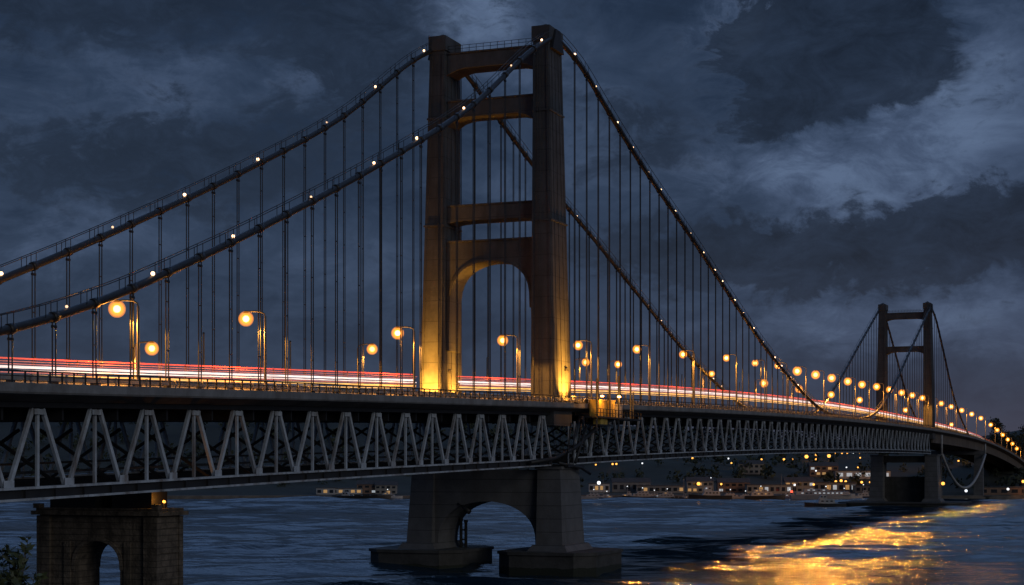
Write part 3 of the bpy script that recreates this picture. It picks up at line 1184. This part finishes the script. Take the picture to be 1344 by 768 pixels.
def land_h(u, v):
    d = u - shore_u(v)
    if d < 0:
        return max(-4, d * .5)
    h = 1.6 + min(d, 70) * .03
    k = max(0, min(1, (d - 70) / 700))
    h += (crest(v) - 4) * (k * k * (3 - 2 * k)) ** .85
    h += vnoise(u / 70, v / 85) * min(3.5, d / 60)
    if d > 900:
        h -= (d - 900) * .03
    return h


b = MB()
us = [1010 + 8 * i for i in range(20)] + [1170 + 30 * i for i in range(50)]
vs = [-1500 + 40 * i for i in range(25)] + [-500 + 20 * i for i in range(90)]
nu, nv = len(us), len(vs)
b.add([cw(u, v, land_h(u, v)) for u in us for v in vs],
      [(i * nv + j, i * nv + j + 1, (i + 1) * nv + j + 1, (i + 1) * nv + j) for i in range(nu - 1) for j in range(nv - 1)])
tag(b.build('hills', M['land'], None, True), 'low dark hills along the far shore behind the bridge', 'hills', kind='structure')

b = MB()
us = [-60 + 5 * i for i in range(34)]
vs = [-80 + 8 * i for i in range(21)]
nv = len(vs)


def bluff(u, v):
    k = max(0, (u - 12)) / 26
    return max(-4, 19.1 - k * 2.6 - max(0, u - 36) * .42 + vnoise(u / 6, v / 7) * .12)


b.add([cw(u, v, bluff(u, v)) for u in us for v in vs],
      [(i * nv + j, i * nv + j + 1, (i + 1) * nv + j + 1, (i + 1) * nv + j) for i in range(len(us) - 1) for j in range(nv - 1)])
tag(b.build('bluff', M['land'], None, True), 'grassy bluff below the viewpoint', 'ground', kind='structure')

# quay wall along the far shore
b = MB()
vv = frange(-320, 330, 10)
for i in range(len(vv) - 1):
    p, q = vv[i], vv[i + 1]
    a, c = cw(shore_u(p) - 4, p), cw(shore_u(q) - 4, q)
    a.z = c.z = .6
    b.beam(a, c, 5, 3.4)
tag(b.build('quay_wall', M['quay']), 'low stone quay wall along the far waterline', 'quay wall')


# ================================================================== PLANTS
def leaf_cloud(b, c, r, n, size, sq=1.0, rng=random):
    c = Vector(c)
    for _ in range(n):
        d = Vector((rng.gauss(0, 1), rng.gauss(0, 1), rng.gauss(0, 1))).normalized() * r * rng.random() ** .45
        p = c + Vector((d.x, d.y, d.z * sq))
        a = Vector((rng.gauss(0, 1), rng.gauss(0, 1), rng.gauss(0, 1))).normalized()
        e = a.cross(Vector((rng.gauss(0, 1), rng.gauss(0, 1), rng.gauss(0, 1)))).normalized()
        s = size * rng.uniform(.6, 1.4)
        b.add([p - a * s, p + e * s * .45, p + a * s, p - e * s * .45], [(0, 1, 2, 3)])


random.seed(3)
bu = cw(30, -8.95, 0)
bu.z = bluff(30, -8.95) - .05
t = empty('shrub', bu, 'leafy dark green shrub on the bluff at the lower left corner', 'shrub')
b = MB()
bl = MB()
for i in range(26):
    a = random.uniform(0, 2 * math.pi)
    l = random.uniform(.7, 2.25) if i else 2.4
    lean = random.uniform(.05, .42) * (1.6 if l < 1.5 else .7)
    pts = [(0, 0, 0)]
    for k in range(1, 7):
        q = k / 6
        pts.append((math.cos(a) * lean * l * q ** 1.3, math.sin(a) * lean * l * q ** 1.3, l * q))
    b.tube(pts, .02, 5, .005)
    for k in range(1, 7):
        for _ in range(20):
            p = Vector(pts[k - 1]).lerp(Vector(pts[k]), random.random())
            d = Vector((random.gauss(0, 1), random.gauss(0, 1), random.gauss(.3, .8))).normalized()
            s = random.uniform(.08, .17)
            e = d.cross(Vector((random.gauss(0, 1), random.gauss(0, 1), random.gauss(0, 1)))).normalized()
            bl.add([p, p + d * s * .5 + e * s * .28, p + d * s * 1.2, p + d * s * .5 - e * s * .28], [(0, 1, 2, 3)])
b.build('stems', M['bark'], t)
bl.build('foliage', M['leaf_b'], t)

# distant woods on the hills: one mass
b = MB()
rg = random.Random(5)
for _ in range(900):
    d = rg.uniform(85, 760) ** 1.0
    v = rg.uniform(-420, 900)
    u = shore_u(v) + d
    if 60 < d < 130 and rg.random() < .5:
        continue
    r = rg.uniform(3.5, 7)
    leaf_cloud(b, cw(u, v, land_h(u, v) + r * .75), r, 34, r * .34, .9, rg)
tag(b.build('woods', M['leaf']), 'dark mass of woodland covering the far hillside', 'woods', kind='stuff')

rg = random.Random(9)
TREES = [(1306, 545, 1480, 'narrow'), (1314, 553, 1470, 'round'), (1322, 562, 1490, 'round'), (1330, 572, 1440, 'low'), (1343, 556, 1420, 'round')]
DESC = ['tallest dark pointed tree on the skyline beyond the bridge end', 'rounded dark tree just right of the pointed skyline tree',
        'dark tree on the descending skyline, third from the pointed tree', 'low bushy dark tree in the skyline dip by the right edge',
        'dark tree cut by the right edge of the picture']
for (x, y, u, kd), ds in zip(TREES, DESC):
    top = at(x, y, u)
    v = (x - 672) * u / F
    z0 = land_h(u, v)
    H = max(9, top.z - z0)
    t = empty('tree', (top.x, top.y, z0 - .3), ds, 'tree', 'skyline trees at the bridge end')
    b = MB()
    b.tube([(0, 0, 0), (.3, 0, H * .4), (0, .2, H * .8)], .7, 7, .15)
    for k in range(6):
        a = k * 1.1
        z = H * (.3 + .08 * k)
        b.tube([(0, 0, z), (math.cos(a) * H * .18, math.sin(a) * H * .18, z + H * .12)], .22, 5, .06)
    b.build('trunk', M['bark'], t)
    b = MB()
    w = {'narrow': .2, 'round': .33, 'low': .5}[kd]
    for k in range(16):
        q = rg.uniform(.25, 1)
        rr = H * w * (1.1 - q * .75) if kd == 'narrow' else H * w * math.sqrt(max(.1, 1 - (q - .55) ** 2 * 4))
        a = rg.uniform(0, 6.3)
        d = rr * rg.uniform(.2, .75)
        leaf_cloud(b, (math.cos(a) * d, math.sin(a) * d, H * q * .9), H * .12, 60, 1.0, .9, rg)
    b.build('crown', M['leaf'], t)


# ================================================================== FAR SHORE: BUILDINGS, LAMPS, BOATS
def building(px, u, w, d, h, roof, wall, lit, label, rows=2, cols=4):
    v = (px - 672) * u / F
    p = cw(u, v, land_h(u, v) - .5)
    t = empty('shore_building', p, label, 'building', 'buildings on the far shore', rz=PHI)
    b = MB()
    b.box((0, 0, h / 2), (w, d, h))
    b.build('wall', M[wall], t)
    b = MB()
    if roof == 'gable':
        b.loft([[(-w / 2 - .4, -d / 2 - .5, h), (-w / 2 - .4, 0, h + d * .3), (-w / 2 - .4, d / 2 + .5, h)],
                [(w / 2 + .4, -d / 2 - .5, h), (w / 2 + .4, 0, h + d * .3), (w / 2 + .4, d / 2 + .5, h)]])
    else:
        b.box((0, 0, h + .25), (w + .6, d + .6, .5))
    b.build('roof', M['roof'], t)
    for r_ in range(rows):
        for c in range(cols):
            b = MB()
            x = -w / 2 + w * (c + .5) / cols
            z = h * (r_ + .55) / rows
            ww, wh = w / cols * .6, h / rows * .45
            b.box((x, -d / 2 - .04, z), (ww, .16, wh))
            on = lit and random.random() < lit * .6
            b.build('window', M[('win_white' if random.random() < .3 else 'win_warm') if on else 'glass'], t)
    return t


BL = [(428, 1105, 12, 9, 4.5, 'flat', 'white' , .5, 'brightly lit white waterside shed left of the near pier', 1, 3),
      (452, 1110, 24, 9, 4.0, 'flat', 'white', .6, 'long white waterside hall left of the near pier', 1, 6),
      (487, 1115, 18, 9, 6.5, 'gable', 'wall_b', .3, 'brown gabled house on the left shore beside the near pier', 2, 4),
      (507, 1112, 14, 9, 6.0, 'gable', 'wall_a', .5, 'pale gabled house on the left shore next to the near pier', 2, 4),
      (786, 1135, 14, 9, 6, 'flat', 'white', .4, 'white flat roofed boathouse just right of the near pier', 1, 4),
      (828, 1140, 26, 10, 7, 'gable', 'wall_c', .15, 'long grey gabled warehouse behind the moored boats', 1, 6),
      (866, 1130, 32, 9, 5, 'flat', 'wall_c', .3, 'low grey terminal building with a flat roof behind the boats', 1, 8),
      (918, 1140, 18, 10, 8, 'gable', 'wall_a', .3, 'pale gabled house behind the tall masted ship', 2, 5),
      (962, 1150, 22, 10, 7, 'gable', 'wall_b', .35, 'brown gabled boatyard shed on the far quay', 2, 5),
      (1012, 1135, 34, 10, 6, 'flat', 'wall_a', .6, 'long lit flat roofed waterfront hall', 1, 9),
      (1048, 1150, 20, 10, 8, 'gable', 'wall_a', .5, 'two storey gabled house beside the lit waterfront hall', 2, 5),
      (1094, 1160, 30, 10, 7, 'flat', 'wall_c', .5, 'flat roofed grey shed behind the white ferry', 1, 7),
      (1131, 1290, 42, 10, 6, 'flat', 'white', 0, 'long building with one bright white lit front on the slope left of the distant pier', 1, 6),
      (1080, 1300, 22, 10, 8, 'gable', 'wall_b', .5, 'brown gabled house on the hillside above the ferry', 2, 5),
      (985, 1300, 20, 10, 8, 'gable', 'wall_a', .2, 'pale gabled house on the hillside above the boatyard', 2, 5),
      (1322, 1090, 40, 10, 5, 'flat', 'wall_b', .3, 'low brown shed on the shore right of the distant tower', 1, 6),
      (1140, 1150, 20, 9, 5, 'flat', 'wall_a', .6, 'small lit kiosk row beside the distant pier', 1, 5)]
for a in BL:
    t = building(*a)
    if a[7] == 0:
        for ch in t.children:
            if ch.name.startswith('window'):
                ch.data.materials[0] = M['win_white']
t = None


def shore_lamp(px, py, u, white, r, label):
    v = (px - 672) * u / F
    g = land_h(u, v)
    zt = max(g + 3.5, CZ + (HY - py) * u / F)
    p = cw(u, v, g - .3)
    t = empty('shore_lamp', p, label, 'street lamp', 'lamps on the far shore')
    h = zt - g + .3
    b = MB()
    b.tube([(0, 0, 0), (0, 0, h - r * .8)], .16, 6, .1)
    b.build('pole', M['pole'], t)
    b = MB()
    b.ball((0, 0, h), r * .8, 8, 6)
    b.build('lantern', M['shore_white' if white else 'shore_warm'], t, True)


SL = [(782, 617, 1330, 0, .8), (804, 616.6, 1330, 0, 1.0), (809, 616.6, 1330, 0, 1.0), (843, 615, 1330, 1, .8), (909, 608, 1380, 0, 1.1),
      (947, 607.6, 1380, 0, 1.1), (956, 602.6, 1420, 1, .9), (960, 612, 1340, 0, .8), (999.5, 603, 1420, 0, 1.0), (1029, 603, 1420, 0, 1.2),
      (1040, 603, 1420, 0, .9), (1058.5, 600, 1440, 0, 2.0), (1071, 598.5, 1450, 0, 1.1), (1071, 603.4, 1420, 0, 1.1), (1088, 600, 1440, 0, 1.9),
      (1097, 598, 1460, 0, .9), (1105, 598.5, 1460, 0, .9), (1112, 598, 1460, 0, .9), (1120, 598, 1460, 1, .8), (1128, 598, 1460, 0, .9),
      (1137, 598, 1460, 0, .9), (1146, 599, 1460, 0, .9), (1129, 604, 1420, 0, .8), (1111, 613.5, 1300, 1, .7), (1126, 613.5, 1300, 0, .7),
      (1071, 618, 1290, 1, .8), (786, 633.8, 1120, 1, 1.6), (916.8, 635, 1120, 0, 1.5), (946.6, 635.5, 1120, 0, .9), (1043, 636.5, 1120, 1, .9),
      (1068, 636, 1120, 0, .9), (1097, 632, 1180, 0, 1.0), (1104, 631, 1180, 0, 1.2), (1110, 632, 1180, 0, 1.0), (1131, 633, 1180, 0, 1.1),
      (1142, 633, 1180, 0, .9), (1180, 599, 1460, 0, .9), (1186, 599, 1460, 0, .9), (1192, 599, 1460, 0, .8), (1316, 601, 1400, 0, 1.1),
      (1323, 642, 1040, 1, 1.0), (1343, 632, 1080, 0, 1.2), (1258, 605, 1380, 0, .9), (1287, 607, 1380, 0, 1.1)]
SL.sort(key=lambda q: q[0])
for i, (x, y, u, w, r) in enumerate(SL):
    shore_lamp(x, y, u, w, r, '%s shore lamp on the %s, %s from the left among the far shore lamps'
               % ('white' if w else 'amber', 'waterfront' if u < 1200 else 'hillside road',
                  (NTH + ['thirty-%s' % q for q in NTH[:9]] + ['fortieth'] + ['forty-%s' % q for q in NTH[:9]])[i]))


def boat(px, py, u, L_, kind, hull, label, flip=1, name='boat', cat='boat', group='boats moored along the far shore'):
    v = (px - 672) * u / F
    p = cw(u, v, 0)
    t = empty(name, p, label, cat, group, rz=PHI + (0 if flip > 0 else math.pi) + random.uniform(-.08, .08))
    B = L_ * (.2 if kind != 'barge' else .24)
    D = L_ * (.1 if kind not in ('barge', 'ferry') else .07)
    rings = []
    for i in range(9):
        k = i / 8
        x = -L_ / 2 + L_ * k
        w = B / 2 * (1 if k < .6 else max(.04, 1 - ((k - .6) / .4) ** 2)) * (.82 + .18 * min(1, k * 4))
        zt = D * (1 + .45 * max(0, k - .5) ** 1.5 * 2)
        rings.append([(x, -w, zt), (x, -w * .8, -.4), (x, w * .8, -.4), (x, w, zt)])
    b = MB()
    b.loft(rings)
    b.build('hull', M[hull], t)
    b = MB()
    wins = []
    if kind == 'yacht':
        tiers = [(-.06, .56, .74, D, L_ * .085), (-.1, .36, .6, D + L_ * .085, L_ * .07)]
    elif kind == 'tug':
        tiers = [(-.02, .42, .7, D, L_ * .1), (.06, .2, .5, D + L_ * .1, L_ * .11)]
    elif kind == 'ferry':
        tiers = [(0, .86, .92, D, L_ * .055), (-.1, .4, .8, D + L_ * .055, L_ * .04)]
    elif kind == 'sail':
        tiers = [(0, .3, .5, D, L_ * .05)]
    else:
        tiers = [(-.34, .14, .6, D, L_ * .07)]
    for cx, ln, wd, z, h in tiers:
        x0, x1 = (cx - ln / 2) * L_, (cx + ln / 2) * L_
        w = B * wd / 2
        b.loft([[(x0, -w, z - .05), (x1, -w, z - .05), (x1, w, z - .05), (x0, w, z - .05)],
                [(x0 + h * .15, -w * .92, z + h), (x1 - h * .6, -w * .92, z + h), (x1 - h * .6, w * .92, z + h), (x0 + h * .15, w * .92, z + h)]])
        wins.append((x0 + (x1 - x0) * .08, x1 - (x1 - x0) * .14, w, z, h))
    b.build('cabin', M['white' if kind != 'barge' else 'grey'], t)
    for j, (x0, x1, w, z, h) in enumerate(wins):
        n = max(2, int((x1 - x0) / (2.6 if kind == 'ferry' else 1.9)))
        for i in range(n):
            xa = x0 + (x1 - x0) * (i + .5) / n
            b = MB()
            b.box((xa, -flip * w * .975, z + h * .58), ((x1 - x0) / n * .5, .12, h * .28))
            q = random.random()
            on = q < (.8 if kind == 'ferry' else .0 if name == 'tugboat' else .3)
            b.build('window', M[('win_white' if kind == 'ferry' or q < .1 else 'win_warm') if on else 'glass'], t)
    b = MB()
    mh = {'sail': L_ * 1.15, 'tug': L_ * .5, 'yacht': L_ * .32, 'ferry': L_ * .26, 'barge': L_ * .2}[kind]
    mx = {'sail': .06, 'tug': -.02, 'yacht': -.1, 'ferry': .1, 'barge': -.34}[kind] * L_
    z0 = wins[-1][3] + wins[-1][4] - .1 if kind != 'sail' else D * .8
    b.tube([(mx, 0, z0), (mx, 0, max(z0 + 2, mh))], .16, 6, .08)
    if kind == 'sail':
        b.tube([(mx, 0, D + 2.2), (mx - L_ * .4, 0, D + 2.0)], .2, 6)
    else:
        b.beam((mx, -B * .2, mh * .85), (mx, B * .2, mh * .85), .1, .1)
    b.build('mast', M['grey'], t)
    if kind in ('tug', 'yacht'):
        b = MB()
        b.ball((mx, 0, max(z0 + 2, mh) + .2), .3, 6, 5)
        b.build('mast_light', M['shore_white'], t)
    if kind == 'barge':
        b = MB()
        for i in range(3):
            b.box((L_ * (-.12 + .16 * i), 0, D + .4), (L_ * .12, B * .6, .9 + .5 * (i % 2)))
        b.build('cargo', M['black'], t)
    return t


BT = [(776, 651, 1058, 16, 'yacht', 'white', 'white motor yacht moored nearest the near pier'),
      (790, 650, 1066, 13, 'sail', 'white', 'white sailing boat just right of the yacht by the near pier'),
      (799, 651, 1052, 12, 'yacht', 'navy', 'small navy hulled cruiser with a white cabin by the sailing boat'),
      (824, 650, 1060, 16, 'tug', 'black', 'black hulled work boat with a tall wheelhouse beside the grey warehouse'),
      (839, 654, 1040, 21, 'yacht', 'black', 'largest dark hulled yacht in the left half of the moorings'),
      (856, 651, 1062, 14, 'yacht', 'white', 'white cruiser between the dark yacht and the grey launch'),
      (872, 652, 1054, 18, 'yacht', 'grey', 'grey hulled launch in front of the flat terminal'),
      (889, 653, 1044, 15, 'barge', 'black', 'low black lighter moored left of the white wheelhouse ship'),
      (899, 651, 1064, 12, 'sail', 'navy', 'navy sailing boat behind the low lighter'),
      (932, 651, 1046, 27, 'tug', 'black', 'biggest moored ship, black hull with tall white wheelhouse'),
      (962, 652, 1056, 16, 'yacht', 'white', 'white cruiser just right of the biggest ship'),
      (976, 651, 1066, 12, 'yacht', 'grey', 'small grey cruiser left of the black fishing ship'),
      (1004, 652, 1042, 25, 'yacht', 'black', 'black fishing ship with a lit cabin in front of the waterfront hall'),
      (1024, 651, 1062, 14, 'sail', 'white', 'white sailing boat between fishing ship and ferry'),
      (1040, 650, 1068, 16, 'yacht', 'navy', 'navy cruiser behind the left end of the ferry'),
      (1080, 652, 1052, 40, 'ferry', 'white', 'long white ferry with rows of bright windows'),
      (1112, 652, 1058, 19, 'yacht', 'white', 'white cruiser moored right of the ferry'),
      (1134, 651, 1062, 18, 'tug', 'navy', 'navy tug moored beside the distant pier'),
      (448, 655, 1062, 22, 'barge', 'grey', 'grey moored barge in front of the white hall on the left'),
      (478, 657, 1056, 34, 'barge', 'black', 'long low black barge along the left quay beside the near pier'),
      (512, 655, 1062, 16, 'yacht', 'white', 'white cruiser half hidden by the left leg of the near pier')]
for i, a in enumerate(BT):
    boat(*a, flip=random.choice((1, -1)))
boat(1083, 667, 845, 21, 'tug', 'black', 'small dark tug alone on open water before the distant pier', -1, 'tugboat', 'tugboat', None)
b = MB()
b.ball((0, 0, .2), 1.1, 12, 8, .7)
by = empty('buoy', at(1117, 700, 522), 'small dark buoy afloat in the amber reflections', 'buoy')
by.location.z = 0
b.build('float', M['black'], by, True)
b = MB()
for a in range(4):
    b.beam((math.cos(a * 1.57) * .6, math.sin(a * 1.57) * .6, .7), (0, 0, 2.2), .08, .08)
b.box((0, 0, 2.2), (.5, .5, .3))
b.build('topmark', M['dark_steel'], by)
t = empty('pier_lamp', (17.6, 566, 12), 'amber lamp fixed to the side of the distant tower pier', 'lamp')
b = MB()
b.ball((1.0, 0, 0), .9, 8, 6)
b.build('lantern', M['shore_warm'], t, True)
b = MB()
b.beam((-.5, 0, .2), (.9, 0, .2), .2, .2)
b.build('bracket', M['dark_steel'], t)
t = empty('pier_lamp', (6, 782, 2.2), 'white lamp low on the footing of the pier beyond the distant tower', 'lamp')
b = MB()
b.ball((0, 0, 3), .9, 8, 6)
b.build('lantern', M['shore_white'], t, True)
b = MB()
b.tube([(0, 0, 0), (0, 0, 2.3)], .15, 6)
b.build('pole', M['dark_steel'], t)
b = MB()
b.ball((0, 0, 0), .9, 8, 6)
b.tube([(0, 0, -2.2), (0, 0, -.5)], .3, 6)
o = b.build('beacon', M['red_lamp'])
o.location = cw(1100, (1039 - 672) * 1100 / F, 4.2)
tag(o, 'red beacon on the quay left of the ferry', 'beacon')

# ================================================================== SKY
w = bpy.data.worlds.new('World')
scene.world = w
w.use_nodes = True
nt = w.node_tree
L = nt.links.new
N = nt.nodes.new
bg = nt.nodes['Background']
SUN_EL, SUN_AZ = 16.0, 118.0           # dim glow behind the viewpoint's right shoulder
sky = N('ShaderNodeTexSky')
sky.sky_type = 'NISHITA'
sky.sun_disc = False
sky.sun_elevation = R(SUN_EL)
sky.sun_rotation = R(SUN_AZ)


def math_(op, a, b_=None):
    n = N('ShaderNodeMath')
    n.operation = op
    for i, q in enumerate((a, b_)):
        if q is None:
            continue
        if isinstance(q, (int, float)):
            n.inputs[i].default_value = q
        else:
            L(q, n.inputs[i])
    return n.outputs[0]


tc = N('ShaderNodeTexCoord')
rot = N('ShaderNodeVectorRotate')
rot.rotation_type = 'Z_AXIS'
rot.inputs['Angle'].default_value = -PHI
L(tc.outputs['Generated'], rot.inputs['Vector'])
sep = N('ShaderNodeSeparateXYZ')
L(rot.outputs['Vector'], sep.inputs[0])
az = math_('ARCTAN2', sep.outputs['X'], sep.outputs['Y'])
el = math_('ARCSINE', sep.outputs['Z'])
cmb = N('ShaderNodeCombineXYZ')
L(az, cmb.inputs[0])
L(math_('MULTIPLY', el, 1.35), cmb.inputs[1])


def noise(scale, detail, rough, dist, loc=(0, 0, 0), sc=(1, 1, 1)):
    mpn = N('ShaderNodeMapping')
    mpn.inputs['Location'].default_value = loc
    mpn.inputs['Scale'].default_value = sc
    L(cmb.outputs[0], mpn.inputs['Vector'])
    n = N('ShaderNodeTexNoise')
    n.inputs['Scale'].default_value = scale
    n.inputs['Detail'].default_value = detail
    n.inputs['Roughness'].default_value = rough
    n.inputs['Distortion'].default_value = dist
    L(mpn.outputs[0], n.inputs['Vector'])
    return n.outputs['Fac']


nA = noise(9, 9, .62, .5, (3.1, 1.7, 0), (1, 1.5, 1))      # cloud body
nB = noise(26, 9, .68, .9, (1.2, 6.4, 0), (1, 1.3, 1))     # ragged edges
nW = noise(34, 7, .6, .3, (5, 5, 0))                       # edge warp
az2 = math_('ADD', az, math_('MULTIPLY', math_('SUBTRACT', nB, .5), .085))
el2 = math_('ADD', el, math_('MULTIPLY', math_('SUBTRACT', nW, .5), .06))


def blob(px, py, sx, sy, amp, sharp=1.0):
    a0, e0 = math.atan((px - 672) / F), math.atan((HY - py) / F)
    dx = math_('DIVIDE', math_('SUBTRACT', az2, a0), sx / F)
    dy = math_('DIVIDE', math_('SUBTRACT', el2, e0), sy / F)
    r2 = math_('ADD', math_('MULTIPLY', dx, dx), math_('MULTIPLY', dy, dy))
    if sharp != 1.0:
        r2 = math_('POWER', r2, sharp)
    return math_('MULTIPLY', math_('EXPONENT', math_('MULTIPLY', r2, -1.0)), amp)


def msum(lst, start):
    v_ = start
    for bb in lst:
        v_ = math_('ADD', v_, blob(*bb))
    return v_


def sub5(n_, k_):
    return math_('MULTIPLY', math_('SUBTRACT', n_, .5), k_)


nC = noise(70, 6, .65, .4, (2, 8, 0), (1, 1.25, 1))
# lit cloud layer behind
back = math_('ADD', sub5(nA, 1.3), math_('ADD', sub5(nB, .7), .40))
back = msum(((40, 150, 150, 60, .16), (250, 120, 120, 34, .20), (620, 20, 110, 60, .55), (390, 115, 45, 24, .22), (170, 325, 200, 45, .16),
             (800, 60, 60, 90, .10), (975, 35, 45, 60, .5), (1130, 225, 230, 75, .50), (1290, 120, 110, 120, .34), (700, 200, 80, 60, .10),
             (1230, 425, 260, 55, .40), (640, 330, 240, 80, .14), (60, 330, 140, 40, .14)), back)
cr = N('ShaderNodeValToRGB')
e = cr.color_ramp.elements
e[0].position = 0.0
e[0].color = (0.009, 0.017, 0.036, 1)
e[1].position = 1.0
e[1].color = (0.098, 0.145, 0.245, 1)
for p_, c_ in ((.3, (.015, .028, .058)), (.55, (.028, .047, .090)), (.78, (.054, .083, .150))):
    q = e.new(p_)
    q.color = (*c_, 1)
L(back, cr.inputs['Fac'])
# heavy dark clouds in front with ragged edges
front = math_('ADD', sub5(nA, 1.0), math_('ADD', sub5(nB, 1.15), sub5(nC, .5)))
front = math_('ADD', front, .12)
front = msum(((1085, 70, 140, 88, .95, 2.4), (1010, 165, 62, 24, .55, 1.4), (1200, 70, 60, 70, .35), (250, 5, 330, 62, .50), (480, 60, 90, 70, .34),
              (250, 225, 270, 64, .50), (430, 150, 130, 40, .22), (20, 60, 90, 60, .18), (1090, 335, 270, 46, .80, 1.6), (1340, 295, 110, 50, .7, 1.4),
              (850, 175, 90, 60, .32), (880, 330, 120, 50, .25), (760, 10, 70, 30, .2)), front)
fm = N('ShaderNodeMapRange')
fm.interpolation_type = 'SMOOTHSTEP'
fm.inputs['From Min'].default_value = .22
fm.inputs['From Max'].default_value = .56
L(front, fm.inputs['Value'])
dk = N('ShaderNodeMixRGB')
dk.inputs['Color1'].default_value = (.0068, .0115, .0225, 1)
dk.inputs['Color2'].default_value = (.0205, .035, .068, 1)
L(math_('ADD', sub5(nB, 1.6), math_('ADD', sub5(nC, .8), .42)), dk.inputs['Fac'])
cl_ = N('ShaderNodeMixRGB')
L(math_('MULTIPLY', fm.outputs[0], .92), cl_.inputs['Fac'])
L(cr.outputs['Color'], cl_.inputs['Color1'])
L(dk.outputs['Color'], cl_.inputs['Color2'])
cr = cl_
# murky violet low over the horizon, warmer to the right where the town glows
low = math_('EXPONENT', math_('MULTIPLY', math_('MAXIMUM', el, 0.0), -17.0))
right = N('ShaderNodeMapRange')
right.inputs['From Min'].default_value = -.12
right.inputs['From Max'].default_value = .34
L(az, right.inputs['Value'])
hc = N('ShaderNodeMixRGB')
hc.inputs['Color1'].default_value = (.052, .063, .105, 1)
hc.inputs['Color2'].default_value = (.066, .054, .072, 1)
L(right.outputs[0], hc.inputs['Fac'])
mx = N('ShaderNodeMixRGB')
L(math_('MULTIPLY', low, .8), mx.inputs['Fac'])
L(cr.outputs['Color'], mx.inputs['Color1'])
L(hc.outputs['Color'], mx.inputs['Color2'])
up = N('ShaderNodeVectorMath')
up.operation = 'SCALE'
# extra brightness added to the sky above the view to lighten the water
def ramp(v_, lo, hi):
    n_ = N('ShaderNodeMapRange')
    n_.interpolation_type = 'SMOOTHSTEP'
    n_.inputs['From Min'].default_value = lo
    n_.inputs['From Max'].default_value = hi
    L(v_, n_.inputs['Value'])
    return n_.outputs[0]


zen = math_('MULTIPLY', ramp(el, R(15.5), R(27)), ramp(sep.outputs['Y'], .25, .85))
zen = math_('ADD', math_('MULTIPLY', zen, 62.0), math_('ADD', 10.0, math_('MULTIPLY', ramp(el, R(16), R(50)), 6.0)))
L(zen, up.inputs['Scale'])
L(mx.outputs['Color'], up.inputs[0])
thin = N('ShaderNodeVectorMath')
thin.operation = 'SCALE'
thin.inputs['Scale'].default_value = .012      # what is left of the clear sky through the cloud deck
L(sky.outputs['Color'], thin.inputs[0])
ad = N('ShaderNodeVectorMath')
L(up.outputs[0], ad.inputs[0])
L(thin.outputs[0], ad.inputs[1])
L(ad.outputs[0], bg.inputs['Color'])
bg.inputs['Strength'].default_value = 0.1

sl = bpy.data.lights.new('sun', 'SUN')
sl.energy = 0.32
sl.angle = R(25)
sl.color = (1.0, .985, .96)
so = bpy.data.objects.new('sun', sl)
COL.objects.link(so)
d = Vector((math.sin(R(SUN_AZ)) * math.cos(R(SUN_EL)), math.cos(R(SUN_AZ)) * math.cos(R(SUN_EL)), math.sin(R(SUN_EL))))
so.rotation_euler = d.to_track_quat('Z', 'Y').to_euler()

# ================================================================== CAMERA
cam = bpy.data.cameras.new('camera')
cam.sensor_fit = 'HORIZONTAL'
cam.sensor_width = 36.0
cam.lens = F / 1344 * 36.0
cam.shift_x = 0.0
cam.shift_y = (HY - 384) / 1344
cam.clip_start = 0.5
cam.clip_end = 20000
co = bpy.data.objects.new('camera', cam)
COL.objects.link(co)
co.location = (CX, CY, CZ)
co.rotation_euler = (R(90), 0, PHI)
scene.camera = co

scene.view_settings.view_transform = 'Standard'
scene.view_settings.look = 'None'
scene.view_settings.exposure = 0
scene.view_settings.gamma = 1
cy = scene.cycles
cy.use_denoising = True
cy.max_bounces = 6
cy.diffuse_bounces = 2
cy.glossy_bounces = 3
cy.volume_bounces = 0
cy.sample_clamp_indirect = 4.0
cy.use_light_tree = True
